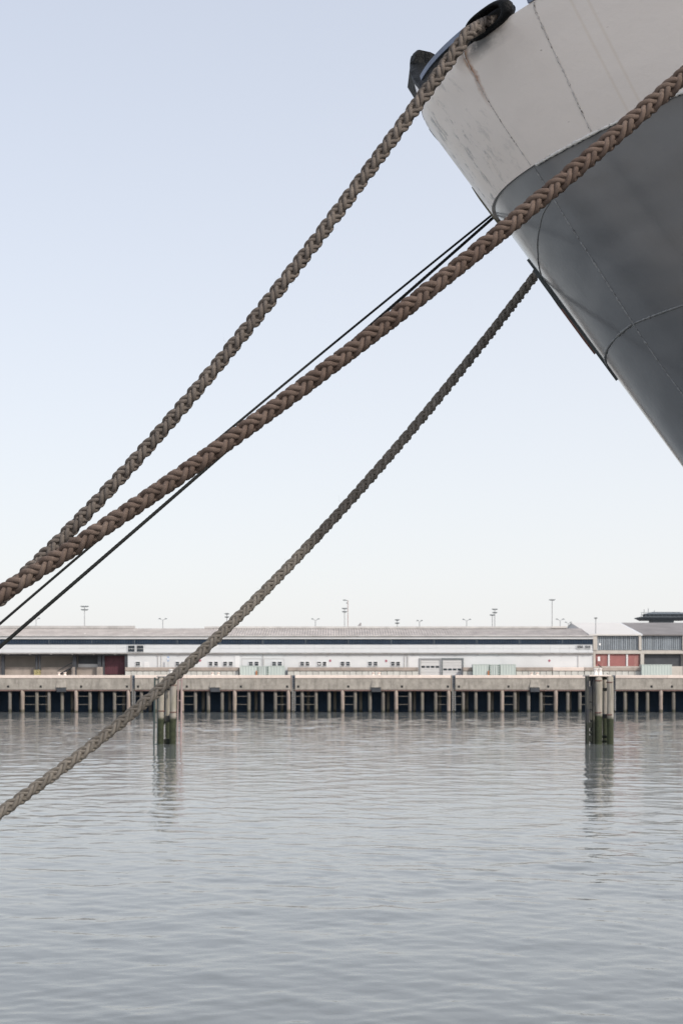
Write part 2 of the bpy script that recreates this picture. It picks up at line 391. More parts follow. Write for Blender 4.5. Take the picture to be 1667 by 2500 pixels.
# the quay the camera stands on, alongside the ship
M['near_paving'] = pmat('near_quay_concrete', (.42,.40,.37), .9, .12, .6)
nq = []
for zz in (EYE-1.6, -2.0):
    for e0, x_ in ((3.6, -60), (3.6, 60), (-70, 60), (-70, -60)): nq.append((x_, e0-.577*x_ if e0 > 0 else e0, zz))
tag(MB().add(nq, [(3,2,1,0),(4,5,6,7),(0,1,5,4),(1,2,6,5),(2,3,7,6),(3,0,4,7)]).build('quay_pavement', M['near_paving']), 'concrete quay pavement under the camera beside the ship', kind='structure')

# ------------------------------------------------------------------ far quay
q0x, q1x = X(-520, YQ), X(2200, YQ)
quay = empty('quay_wall', (0, YQ, 0), 'long concrete quay on piles on the far side of the river', 'quay')
zt, zc, zw, ze = DECK+.02, Z(1656.5, YQ), Z(1684.5, YQ), Z(1687.5, YQ)
joints = [-459, -68, 323, 714, 1105, 1496, 1887]
for a, b in zip(joints[:-1], joints[1:]):
    x0, x1 = X(a+6, YQ), X(b-5, YQ)
    MB().bbox(x0, x1, YQ, YQ+9, zw, zc, .06).build('wall_section', M['quay_concrete'], quay)
    m = 3
    for i in range(m):
        u0, u1 = x0+(x1-x0)*i/m, x0+(x1-x0)*(i+1)/m
        MB().bbox(u0+.008, u1-.008, YQ-.12, YQ+1.2, zc+.005, zt, .05).build('coping_stone', M['coping'], quay)
    MB().box(x0, x1, YQ+.08, YQ+.5, ze, zw-.004).build('lower_edge', M['brick_edge'], quay)
for j in joints:                                     # ladder recess at each joint with a pale strip on its left
    MB().bbox(X(j-5, YQ), X(j-2, YQ), YQ-.05, YQ+.6, ze-.1, zt-.01, .03).build('joint_strip', M['quay_pile_light'], quay)
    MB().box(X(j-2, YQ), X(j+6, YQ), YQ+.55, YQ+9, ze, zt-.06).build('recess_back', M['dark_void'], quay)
    l = MB()
    for s in (-1, 6): l.box(X(j+s, YQ)-.01, X(j+s, YQ)+.08, YQ+.15, YQ+.3, .3, zt-.1)
    for z in np.arange(.6, zt-.3, .38): l.box(X(j-1, YQ), X(j+6, YQ), YQ+.18, YQ+.26, z, z+.06)
    l.build('ladder', M['galv'], quay)
    MB().box(X(j-.5, YQ), X(j+5.5, YQ), YQ+.32, YQ+.5, -.6, ze+.5).build('ladder_board', M['quay_pile'], quay)
for hx in (99.5, 198, 310, 337, 456, 588, 701, 728, 850, 981, 1093, 1120, 1241, 1338, 1590, -60, 20, 1640):
    MB().box(X(hx-2.6, YQ), X(hx+2.6, YQ), YQ-.03, YQ+.1, Z(1679.5, YQ), Z(1674, YQ)).build('drain_shade_block', M['hole_shade'], quay)  # solid black blocks paint the shade inside the drain holes
pile_px = [-230,-198,-165,-133,-100,-70,-38,-8,22,54,88,118,150,185,218,247,278,313,344,378,412,444,476,508,541.5,572.6,607,639,671.6,704,737,771,803,836,867,903,935,967,1000.6,1031,1063.6,1095.5,1131,1162,1194,1226,1257.5,1291,1321,1357,1387,1416.5,1450,1488,1527,1555,1582,1614,1646,1678,1712,1745,1778,1810]
light = {185, 313, 444, 572.6, 704, 836, 967, 1095.5, 1226, 1357, 1488, 54, -70, 1614, 1745}
for p_ in pile_px:
    lt = p_ in light; r = .36 if not lt else .40; yy = YQ+.75 if not lt else YQ+.42
    prof = [(r*random.uniform(.96, 1.04), z) for z in np.linspace(-2.0, ze-(.0 if not lt else -.15), 6)]
    MB().lathe((X(p_, YQ), yy, 0), prof, 12).build('pile', M['quay_pile_light' if lt else 'quay_pile'], quay, True)
for k_, p_ in enumerate(pile_px[1:-1]):              # raking back row, seen faintly in the dark
    if k_ % 2: MB().lathe((X(p_+14, YQ), YQ+5.2, 0), [(.34, -2), (.34, ze)], 10).build('back_pile', M['quay_pile'], quay, True)
for a, b in ((88,118),(185,218),(278,313),(323,344),(444,476),(572.6,607),(671.6,704),(717,737),(737,771),(836,867),(967,1000.6),(1063.6,1095.5),(1108,1131),(1226,1257.5),(1321,1357),(1416.5,1450),(54,88)):
    for py in (1700.5, 1720.5):
        MB().box(X(a, YQ)+.2, X(b, YQ)-.2, YQ+.62, YQ+.8, Z(py, YQ)-.05, Z(py, YQ)+.05).build('rail', M['quay_pile'], quay)
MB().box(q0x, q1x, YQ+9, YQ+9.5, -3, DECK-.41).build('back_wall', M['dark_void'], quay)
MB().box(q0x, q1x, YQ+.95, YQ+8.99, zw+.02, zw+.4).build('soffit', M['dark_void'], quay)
def bollard_mesh(h, r, m):
    return MB().lathe((0,0,0), [(r*1.5,0),(r*1.5,h*.08),(r*.95,h*.14),(r*.82,h*.5),(r*.95,h*.7),(r*1.35,h*.80),(r*1.42,h*.9),(r*1.1,h*.98),(r*.4,h)], 14).mesh('bollard', m, smooth=True)
bme = bollard_mesh(.62, .26, M['coping'])
where = ['below the left loading bay', 'left of the first green containers', 'left of the roller doors', 'right of the larger container group']
for i, px in enumerate((150, 525, 918, 1305)):
    for s, side in ((-1, 'left'), (1, 'right')):
        b = bpy.data.objects.new('mooring_bollard', bme); COL.objects.link(b); b.location = (X(px, YQ)+s*.62, YQ+.5, zt)
        tag(b, f'{side} bollard of the pair on the quay edge {where[i]}', 'bollard', 'bollards along the far quay edge')
    xx = X(px, YQ); d = 1.1                          # wedge shaped bracket under each pair and a dark notch below it
    MB().add([(xx-.8, YQ-.02, zc-.25),(xx+.8, YQ-.02, zc-.25),(xx+d, YQ-.35, zw+.5),(xx-d, YQ-.35, zw+.5),
              (xx-.8, YQ+.3, zc-.25),(xx+.8, YQ+.3, zc-.25),(xx+d, YQ+.3, zw+.5),(xx-d, YQ+.3, zw+.5)],
             [(0,3,2,1),(4,5,6,7),(0,1,5,4),(1,2,6,5),(2,3,7,6),(3,0,4,7)]).build('bracket', M['quay_concrete'], quay)
    MB().bbox(xx-1.0, xx+1.0, YQ-.32, YQ+.6, ze-.25, zw+.48, .1).build('rubbing_block', M['bay_dark'], quay)

# ------------------------------------------------------------------ white warehouse
YB = 295.0
bx = lambda p: X(p, YB); bz = lambda p: Z(p, YB)
wh = empty('warehouse', (bx(700), YB, DECK), 'long low white warehouse with navy window band and corrugated roof', 'warehouse')
XL, XR = bx(-520), bx(1447)
MB().box(bx(312), XR, YB, YB+18, DECK, bz(1597)).build('lower_wall', M['white_wall2'], wh)
MB().box(XL, XR, YB+.02, YB+18, bz(1594.5), bz(1560)).build('upper_wall', M['white_wall'], wh)
# cladding panels on the upper wall
pw = bx(23)-bx(0); pm = MB().bbox(0, pw-.014, -.06, .015, bz(1594)-bz(1594), bz(1583.4)-bz(1594), .03).mesh('panel', M['white_wall'])
pm2 = MB().bbox(0, pw-.014, -.06, .015, 0, bz(1574)-bz(1583), .03).mesh('panel', M['white_wall'])
x = XL
while x < XR-pw*.5:
    inst(pm, 'panel', (x, YB, bz(1594)), wh)
    if not (bx(305) < x < bx(352) or bx(1400) < x < bx(1447)): inst(pm2, 'panel', (x, YB, bz(1583)), wh)
    x += pw
MB().bbox(XL, XR, YB-.45, YB+.1, bz(1597.3), bz(1594.9), .05).build('ledge', M['ledge'], wh)
for i, px in enumerate(range(-500, 1440, 52)):
    MB().box(bx(px), bx(px)+.25, YB-.4, YB, bz(1599.0), bz(1597.35)).build('bracket', M['ledge'], wh)
wb = MB().box(XL, XR-.05, YB-.14, YB+.01, bz(1573.4), bz(1561.2)).build('window_band', M['navy_glass'], wh)
m = MB(); x = XL
while x < XR:
    m.box(x, x+.05, YB-.19, YB-.145, bz(1573.3), bz(1561.3)); x += (bx(6.2)-bx(0))
m.build('glazing_bar', M['slate'], wb)
x = XL+1.2
while x < XR-1:
    MB().box(x, x+.16, YB-.22, YB-.195, bz(1573.3), bz(1561.3)).build('mullion', M['slate'], wb); x += 9.5
MB().bbox(XL, XR, YB-.40, YB+.2, bz(1561.0), bz(1552.4), .05).build('fascia', M['fascia'], wh)
MB().bar((XL, YB-.55, bz(1553.2)), (XR, YB-.55, bz(1553.2)), .14).build('gutter', M['ridge'], wh)
# corrugated roof
ez, rz_, ry = bz(1552.2), Z(1534.5, 305), 305.0
def corrugated(x0, x1, y0, z0, y1, z1, pitch, amp, y2=None, z2=None):
    n = int((x1-x0)/pitch*2); vs = []; fs = []
    rows = [(y0, z0), (y1, z1)]+([(y2, z2)] if y2 else [])
    for i in range(n+1):
        xx = x0+(x1-x0)*i/n; h = amp*(1 if i % 2 else -1)+rng.normal(0, amp*.12)
        for (yy, zz) in rows: vs.append((xx, yy, zz+h))
    k = len(rows)
    for i in range(n):
        for r_ in range(k-1): a = i*k+r_; fs.append((a, a+k, a+k+1, a+1))
    return MB().add(vs, fs)
roof = corrugated(XL, bx(1437), YB-.65, ez, ry, rz_, bx(6.4)-bx(0), .075, ry+10, rz_-2.2).build('roof', M['roof'], wh)
MB().box(XL, X(329, ry), ry-.7, ry+.7, rz_-.05, Z(1528.5, ry)).build('ridge_vent', M['ridge'], roof)
MB().box(X(500, ry), X(1380, ry), ry-.7, ry+.7, rz_-.05, Z(1530, ry)).build('ridge_vent', M['ridge'], roof)
MB().box(X(1345, ry), X(1383, ry), ry-.9, ry+.9, rz_+.05, Z(1529.5, ry)).build('ridge_vent', M['white_roof'], roof)
MB().add([at(872.5,1528.5,304.3), at(882,1528.5,304.3), at(881.5,1520.5,305.5), at(879.5,1520.5,305.5),at(872.5,1528.5,306), at(882,1528.5,306)],
         [(0,1,2,3),(1,5,2),(0,3,4),(3,2,5,4),(0,4,5,1)]).build('roof_hatch', M['grey_roof'], roof)
for px in (450, 1505-1000):  pass
# windows
def window(par, x0, x1, y0, y1, Y, split=0, poster=False, fr=.10):
    a, b, c, d = X(x0, Y), X(x1, Y), Z(y1, Y), Z(y0, Y)
    f = MB()
    f.box(a-fr, a, Y-.12, Y+.02, c-fr, d+fr); f.box(b, b+fr, Y-.12, Y+.02, c-fr, d+fr)
    f.box(a, b, Y-.12, Y+.02, d, d+fr); f.box(a, b, Y-.15, Y+.02, c-fr, c)
    wn = f.build('window', M['frame_white'], par)
    xs = [a+(b-a)*i/(split+1) for i in range(split+2)]
    for u, v in zip(xs[:-1], xs[1:]): MB().box(u+.02, v-.02, Y-.035, Y+.01, c+.01, d-.01).build('pane', M['pane'], wn)
    for u in xs[1:-1]: MB().box(u-.02, u+.02, Y-.07, Y-.036, c+.005, d-.005).build('bar', M['bay_dark'], wn)
    MB().box(a+.02, b-.02, Y-.08, Y-.071, (c+d)/2-.03, (c+d)/2+.03).build('bar', M['frame_white'], wn)
    if poster: MB().box(a+.2, b-.25, Y-.10, Y-.085, c+.25, d-.3).build('poster', M['sign_white'], wn)
    return wn
for x0, x1 in ((312.5, 329), (333.5, 350.5)): window(wh, x0, x1, 1576.5, 1592, YB-.12, 2)
for x0, x1 in ((1408, 1422.5), (1427, 1441)): window(wh, x0, x1, 1576.8, 1583, YB-.12, 1)
for pr in ((331,342),(428.6,437.5),(442,451),(509.6,518.6),(523,532),(545,554),(558.6,568),(607.6,617),(621.6,631),(664.5,674),(678,688),(733,742),(746,755),(774.7,783.6),(787.7,796.4),(831.5,840.4),(844.7,854),(898.6,907.5),(912,921),(954.4,963),(967,976)):
    window(wh, pr[0], pr[1], 1616.2, 1625.8, YB, 0, pr[0] == 774.7)
# doors, pipes and outlines
for a, b, t in ((351,363.5,1617), (573,584,1602)):
    dd = MB().bbox(bx(a), bx(b), YB-.08, YB+.01, DECK+.1, bz(t), .03).build('door', M['frame_white'], wh)
    MB().box(bx(b)-.25, bx(b)-.15, YB-.14, YB-.081, bz(1634), bz(1632)).build('handle', M['galv'], dd)
for px in (385.5, 394, 642, 987, 994, 1411):
    MB().bar((bx(px), YB-.12, DECK), (bx(px), YB-.12, bz(1597.4)), .06).build('downpipe', M['ridge'], wh)
for a, b in ((590, 638), (644, 693)):
    m = MB(); m.box(bx(a), bx(b), YB-.06, YB+.01, bz(1609), bz(1608.2))
    for e in (a, b): m.box(bx(e), bx(e)+.07, YB-.06, YB+.01, DECK, bz(1609)-.002)
    m.build('blocked_opening', M['ridge'], wh)
MB().bbox(bx(997), bx(1022), YB-.07, YB+.01, DECK, bz(1603), .04).build('door', M['frame_white'], wh)
# roller doors
for a, b, dk in ((1026.6, 1074, 0), (1080, 1128, 1)):
    m = MB(); m.box(bx(a)-.3, bx(a), YB-.3, YB+.02, DECK, bz(1607)); m.box(bx(b), bx(b)+.3, YB-.3, YB+.02, DECK, bz(1607)); m.box(bx(a), bx(b), YB-.3, YB+.02, bz(1610.5), bz(1607))
    fr = m.build('door_frame', M['lamp_dark'] if dk else M['galv'], wh)
    ys = np.linspace(1610.6, 1650, 6)
    for i in range(5):
        s_ = MB().bbox(bx(a)+.02, bx(b)-.02, YB-.12, YB+.01, bz(ys[i+1])+.015, bz(ys[i])-.015, .03).build('shutter_panel', M['shutter_grey'], fr)
    yw = (1626.5, 1630.8) if not dk else (1632.5, 1637)
    for i in range(4):
        u0 = a+2+(b-a-2)*i/4
        MB().box(bx(u0), bx(u0+8.6), YB-.16, YB-.125, bz(yw[1]), bz(yw[0])).build('pane', M['pane'], fr)
for px, py in ((488.5,1613),(806,1613.5),(942.5,1614),(1340.7,1613.4)):
    near = {488.5:'left of the first window pairs by the grey rope', 806:'right of the window with the white poster', 942.5:'above the short stack beside the last window pair', 1340.7:'alone on the blank right end of the warehouse wall'}[px]
    s = MB().bar((bx(px), YB-.07, bz(py)), (bx(px), YB-.01, bz(py)), .25, 18).build('round_sign', M['sign_red'], loc=(bx(px), YB, bz(py)))
    tag(s, 'small round red sign ' + near, 'sign', 'round signs on the warehouse wall')
s = empty('notice_sign', (bx(412), YB-1, DECK), 'narrow blue and white notice sign on a post before the white wall', 'sign')
MB().bar((bx(412), YB-1, DECK), (bx(412), YB-1, bz(1604)), .05).build('post', M['galv'], s)
MB().box(bx(409.8), bx(414.2), YB-1.1, YB-1.05, bz(1615), bz(1603.5)).build('board', M['sign_blue'], s)
MB().box(bx(410.5), bx(413.5), YB-1.12, YB-1.102, bz(1613), bz(1606)).build('notice', M['sign_white'], s)
# loading bays on the left
MB().box(XL, bx(312), YB+7, YB+8, DECK, bz(1597)).build('bay_wall', M['bay_grey'], wh)
MB().box(XL, bx(300), YB+2.5, YB+7, DECK, bz(1629)).build('bay_platform', M['brown_band'], wh)
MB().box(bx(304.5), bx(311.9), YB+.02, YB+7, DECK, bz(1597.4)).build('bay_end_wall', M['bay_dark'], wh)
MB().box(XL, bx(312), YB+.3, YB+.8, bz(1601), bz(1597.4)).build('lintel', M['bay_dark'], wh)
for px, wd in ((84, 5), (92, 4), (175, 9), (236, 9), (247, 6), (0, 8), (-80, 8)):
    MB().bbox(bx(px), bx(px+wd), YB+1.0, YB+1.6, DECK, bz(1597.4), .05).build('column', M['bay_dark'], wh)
for px, wd in ((172, 9), (234, 15)):
    MB().bbox(bx(px), bx(px+wd), YB+.9, YB+2.2, DECK, bz(1629), .05).build('column_guard', M['brown_band'], wh)
sh = MB().box(bx(252), bx(304), YB+2.0, YB+2.3, DECK+.25, bz(1599)).build('maroon_shutter', M['maroon'], wh)
for i in range(11):
    x_ = bx(252)+(bx(304)-bx(252))*i/11
    MB().bbox(x_+.02, x_+(bx(304)-bx(252))/11-.02, YB+1.92, YB+2.01, DECK+.3, bz(1600), .03).build('slat', M['maroon'], sh)
sh = MB().box(bx(184), bx(233), YB+3.0, YB+3.3, DECK, bz(1621)).build('grey_shutter', M['shutter_grey'], wh)
for i in range(4): MB().box(bx(187+11.5*i), bx(196+11.5*i), YB+2.9, YB+3.0, bz(1633), bz(1629)).build('pane', M['pane'], sh)
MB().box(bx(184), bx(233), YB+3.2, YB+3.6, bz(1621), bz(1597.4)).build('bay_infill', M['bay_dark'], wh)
st = empty('steel_stairs', (bx(150), YB+1.5, DECK), 'dark steel stairs with handrail inside the left loading bay', 'stairs')
for i in range(10):
    u = bx(138)+i*.32; MB().box(u, u+.34, YB+.9, YB+2.0, DECK+.19*i, DECK+.19*i+.06).build('tread', M['bay_dark'], st)
for s_ in (0.9, 2.0):
    MB().bar((bx(138), YB+s_, DECK+.1), (bx(138)+3.3, YB+s_, DECK+2.0), .10, 6).build('stringer', M['bay_dark'], st)
    MB().bar((bx(138), YB+s_, DECK+1.1), (bx(138)+3.3, YB+s_, DECK+3.0), .05, 6).build('handrail', M['bay_dark'], st)
    MB().bar((bx(138)+3.3, YB+s_, DECK), (bx(138)+3.3, YB+s_, DECK+3.0), .07, 6).build('post', M['bay_dark'], st)
pal = empty('pallet_stack', (bx(89), YB+.6, DECK), 'pale yellow stacked pallets in front of the left loading bay', 'pallets')
for i in range(8): MB().box(bx(82), bx(97), YB+.2, YB+1.0, DECK+i*.17, DECK+i*.17+.11).build('pallet', M['yellow'], pal)
# loading ramp: brown edge band over a row of white blocks
def platform(name, x0, x1, lab, top=1629.5, mid=1638.5, m='brown_band', Y=YB-3.2):
    a, b = X(x0, Y), X(x1, Y)
    r_ = empty(name, (a, Y, DECK), lab, 'loading ramp', 'loading ramps along the warehouses')
    MB().bbox(a, b, Y, YB-.5, Z(mid, Y), Z(top, Y), .06).build('ramp_edge', M[m], r_)
    n = max(1, round((x1-x0)/15.)); wd = (b-a)/n
    me = MB().bbox(.03, wd-.03, 0, 1.0, 0, Z(mid+.8, Y)-DECK, .05).mesh('block', M['block'])
    for i in range(n): inst(me, 'block', (a+i*wd, Y+.12, DECK), r_)
    MB().box(a, b, Y+1.15, YB-.6, DECK, Z(mid, Y)-.01).build('core', M['ledge'], r_)
    return r_
platform('loading_ramp', 305, 583, 'brown edged loading ramp with white blocks behind the left mooring dolphin')
platform('loading_ramp', 702, 1021, 'longest brown edged loading ramp, under the middle window pairs')
platform('loading_ramp', 1130, 1153, 'very short ramp piece between roller doors and pale green containers')
platform('loading_ramp', 1260, 1348, 'brown edged ramp just right of the larger container group')
platform('loading_ramp', 1349, 1426, 'ramp with pale top edge left of the right mooring dolphin', m='coping')
platform('loading_ramp', 1427, 1564, 'ramp in front of the faded red panels behind the right dolphin')
# containers
def container(px0, px1, top, label, Y=YB-4.2, doors=False):
    a, b, z1 = X(px0, Y), X(px1, Y), Z(top, Y)
    c = empty('shipping_container', ((a+b)/2, Y+1.2, DECK), label, 'container', 'pale green containers on the far quay')
    n = max(6, int((b-a)/.16)); vs = []; fs = []
    for i in range(n+1):
        xx = a+.12+(b-a-.24)*i/n; yy = Y+(.04 if (i//2) % 2 else 0)
        vs += [(xx, yy, DECK+.15), (xx, yy, z1-.12)]
        if i: fs.append((2*i-2, 2*i, 2*i+1, 2*i-1))
    MB().add(vs, fs).build('corrugated_side', M['container'], c)
    MB().box(a+.02, b-.02, Y+.06, Y+2.4, DECK+.12, z1-.01).build('body', M['container'], c)
    for e in (a, b-.12): MB().box(e, e+.12, Y-.03, Y+.05, DECK, z1).build('corner_post', M['container'], c)
    for zz in (DECK, z1-.13): MB().box(a+.12, b-.12, Y-.03, Y+.05, zz+.002, zz+.12).build('rail', M['container'], c)
    if doors:
        for i in range(4):
            u = a+(b-a)*(i+.7)/4.4; MB().bar((u, Y-.06, DECK+.15), (u, Y-.06, z1-.1), .03, 6).build('lock_rod', M['galv'], c)
        for e in (a, b-.16):
            h = MB()
            for z in np.linspace(DECK+.25, z1-.3, 5): h.box(e-.02, e+.18, Y-.10, Y-.035, z, z+.14)
            h.build('hinge', M['dark_green'], c)
    return c
container(586, 628, 1625.5, 'leftmost pale green container, corrugated side, left of the roller doors')
container(629, 654, 1626.5, 'narrow container end with dark green hinges in the left container group', doors=True)
container(655, 695, 1625.5, 'pale green container right of the narrow one in the left group')
container(1154, 1192, 1622, 'pale green corrugated container just right of the roller doors')
container(1195, 1219, 1622.5, 'narrow container end with dark green hinges in the larger right group', doors=True)
container(1221, 1259, 1622, 'rightmost pale green container of the larger group, beside the brown ramp')
container(1566, 1640, 1622.5, 'pale green container at the right edge below the dark open bay')
MB_o = MB().box(X(1190.6, YB-4.4), X(1193.6, YB-4.4), YB-4.5, YB-4.3, DECK, Z(1638, YB-4.4)).build('marker_post', M['orange'], loc=(X(1192, YB-4.4), YB-4.4, DECK))
tag(MB_o, 'short orange post against the green container right of the roller doors', 'post')
MB_o = MB().box(X(624.6, YB-4.4), X(627.6, YB-4.4), YB-4.5, YB-4.3, DECK, Z(1638, YB-4.4)).build('marker_post', M['orange'], loc=(X(626, YB-4.4), YB-4.4, DECK))
tag(MB_o, 'short orange post against the leftmost green container', 'post')

# ------------------------------------------------------------------ gabled shed on the right
sd_ = empty('gabled_shed', (bx(1520), YB, DECK), 'beige concrete shed with white sloping roof, slate glazing and red panels', 'shed')
e_z, r_z, ryy = bz(1549), Z(1520.5, 318), 318.0
def slope(x0, x1, m, name):
    MB().add([(x0, YB-.4, e_z),(x1, YB-.4, e_z),(x1, ryy, r_z),(x0, ryy, r_z),(x0, YB-.4, e_z-.3),(x1, YB-.4, e_z-.3),(x1, ryy, r_z-.3),(x0, ryy, r_z-.3),
              (x0, 2*ryy-YB, e_z),(x1, 2*ryy-YB, e_z),(x0, 2*ryy-YB, e_z-.3),(x1, 2*ryy-YB, e_z-.3)],
             [(0,1,2,3),(5,4,7,6),(0,4,5,1),(0,3,7,4),(1,5,6,2),(3,2,9,8),(3,8,10,7),(2,6,11,9),(8,9,11,10),(7,10,11,6)]).build(name, m, sd_)
slope(bx(1437), bx(1563.5), M['white_roof'], 'roof')
slope(bx(1563.6), bx(1567.5), M['white_wall'], 'roof_verge')
slope(bx(1567.6), bx(2000), M['grey_roof'], 'roof')
xg = bx(1438)
MB().add([(xg, YB-.2, e_z-.31),(xg, ryy, r_z-.31),(xg, 2*ryy-YB, e_z-.31),(xg+.3, YB-.2, e_z-.31),(xg+.3, ryy, r_z-.31),(xg+.3, 2*ryy-YB, e_z-.31)],
         [(0,1,2),(5,4,3),(0,3,4,1),(1,4,5,2),(0,2,5,3)]).build('gable', M['shutter_grey'], sd_)
MB().box(bx(1447.2), bx(2000), YB+1, YB+30, DECK, e_z-.32).build('wall', M['beige'], sd_)
MB().bbox(bx(1447.1), bx(2000), YB-.1, YB+.99, bz(1597), bz(1588.3), .06).build('storey_band', M['beige'], sd_)
for px, wd in ((1447.1, 10), (1558.5, 6.5), (1665, 7), (1775, 7)):
    MB().bbox(bx(px), bx(px+wd), YB-.25, YB+.99, bz(1588.2), e_z-.32, .06).build('pier', M['beige'], sd_)
for px, wd in ((1447.1, 6), (1562.5, 9), (1668, 8)):
    MB().bbox(bx(px), bx(px+wd), YB-.2, YB+.99, DECK, bz(1597.1), .06).build('pier', M['beige'], sd_)
for a, b in ((1457.5, 1558.2), (1565.5, 1664.5), (1672.5, 1774)):
    n = int((b-a)/5.2)
    for i in range(n):
        u0, u1 = bx(a)+(bx(b)-bx(a))*i/n, bx(a)+(bx(b)-bx(a))*(i+1)/n
        MB().bbox(u0+.03, u1-.03, YB+.2, YB+.9, bz(1588), e_z-.33, .08).build('glazing_sheet', M['slate_win'], sd_)
for a, b in ((1454, 1483.7), (1489, 1528), (1533.5, 1561.5)):
    MB().bbox(bx(a), bx(b), YB+.3, YB+.9, bz(1627), bz(1597.2), .04).build('red_panel', M['red_panel'], sd_)
for px in (1484, 1528.5):
    MB().bbox(bx(px), bx(px+4.5), YB+.1, YB+.95, bz(1627), bz(1597.2), .04).build('post', M['frame_white'], sd_)
MB().box(bx(1447.2), bx(2000), YB, YB+.95, DECK, bz(1627.1)).build('plinth', M['beige'], sd_)
MB().box(bx(1572), bx(1664), YB+.75, YB+.98, bz(1626.8), bz(1598)).build('bay_shade_slab', M['bay_dark'], sd_)  # solid dark slab painting in the shaded interior of an open bay
s = MB().box(bx(1458.5), bx(1464), YB-.3, YB-.26, bz(1614.5), bz(1603.5)).build('notice_board', M['sign_white'], loc=(bx(1461), YB-.28, bz(1608)))
tag(s, 'small white notice board on the leftmost faded red panel', 'sign')
s = MB().box(bx(1462), bx(1467), YB+.1, YB+.14, bz(1576), bz(1571)).build('white_plate', M['sign_white'], loc=(bx(1464), YB, bz(1573)))
tag(s, 'small pale plate on the slate glazing of the shed', 'sign')

# ------------------------------------------------------------------ lamp posts behind the sheds
def lamp(px, top, Y, style, label, pole='galv', base=None, arm=7.0):
    x0, zt_ = X(px, Y), Z(top, Y); u = Y/F
    t = empty('lamp_post', (x0, Y, DECK), label, 'lamp post', 'lamp posts behind the far warehouses')
    zb_ = DECK if base is None else base
    MB().bar((x0, Y, zb_), (x0, Y, zt_-(2.5*u if style == 'twin' else 0)), .14, 8, .09).build('pole', M[pole], t)
    def head(xx, zz, w_=.55, h=.2):
        MB().add([(xx-w_*.5, Y-.25, zz),(xx+w_*.5, Y-.25, zz),(xx+w_*.5, Y+.25, zz),(xx-w_*.5, Y+.25, zz),
                  (xx-w_*.3, Y-.15, zz+h),(xx+w_*.3, Y-.15, zz+h),(xx+w_*.3, Y+.15, zz+h),(xx-w_*.3, Y+.15, zz+h)],
                 [(0,3,2,1),(4,5,6,7),(0,1,5,4),(1,2,6,5),(2,3,7,6),(3,0,4,7)]).build('lamp_head', M['lamp_dark'], t)
    if style == 'twin':
        for s in (-1, 1):
            MB().tube([(x0, Y, zt_-3*u), (x0+s*arm*.5*u, Y, zt_-1.2*u), (x0+s*arm*.8*u, Y, zt_-.3*u)], .055, 6).build('arm', M['galv'], t)
            head(x0+s*arm*u, zt_-.35*u, .62, .24)
    elif style in ('cross', 'cross2'):
        for k, dz in enumerate((0, 8) if style == 'cross' else (0, 0.001)):
            if k and style == 'cross2': break
            z = zt_-dz*u; ww = arm*(1-.12*k)*u
            MB().box(x0-ww, x0+ww, Y-.06, Y+.06, z-.06, z+.06).build('crossbar', M['galv'], t)
            for s in (-1, -.35, .35, 1): head(x0+s*ww, z+.07, .5, .22)
    elif style == 'hook':
        MB().tube([(x0, Y, zt_-4*u), (x0-.6*u, Y, zt_-1.2*u), (x0-3*u, Y, zt_), (x0-9*u, Y, zt_+.3*u)], .09, 6).build('arm', M['galv'], t)
        head(x0-8.5*u, zt_-.1*u, .95, .22); head(x0-2.2*u, zt_-7.5*u, .5, .25)
    return t
YL = 340.0
lamp(88, 1510.5, YL, 'twin', 'low twin armed lamp at the far left under the wires')
lamp(206.5, 1482, YL, 'cross', 'tall mast with two crossbars at the far left', arm=8)
lamp(397.5, 1511.5, YL, 'twin', 'twin armed lamp above the two upper windows', arm=7.5)
lamp(554, 1500, YL, 'cross', 'mast partly hidden by the grey lower rope', arm=4)
lamp(770, 1512, YL, 'twin', 'twin armed lamp left of the tall hooked lamp', arm=7.5)
lamp(849, 1466, YL, 'hook', 'tall pinkish lamp with a hooked arm at the middle', pole='pink_pole')
lamp(841, 1487, YL+20, 'cross', 'thinner mast close behind the tall hooked lamp', arm=5)
lamp(969.5, 1515, YL, 'cross', 'very low double headed lamp between the hooked lamp and mast pair', arm=4)
lamp(1024, 1516, YL, 'twin', 'small twin armed lamp above the left roller door', arm=5)
lamp(1139, 1513, YL, 'twin', 'wide twin armed lamp just left of the mast pair', arm=8)
lamp(1201.5, 1503, YL, 'cross2', 'shorter left mast of the close pair', arm=4.5)
lamp(1207.5, 1489, YL+8, 'cross', 'taller right mast of the close pair', arm=5)
lamp(1347.5, 1466, YL, 'cross2', 'tallest single mast left of the white shed roof', arm=5.5)
lamp(1367, 1512.5, YL, 'twin', 'twin armed lamp right beside the tallest mast', arm=8)
lamp(1387, 1520, YL+30, 'twin', 'faint low twin lamp behind the grey gable', arm=6)
lamp(1454, 1511, YB+.8, 'cross2', 'thin lamp pole standing before the white shed roof', arm=1.5, base=bz(1556))
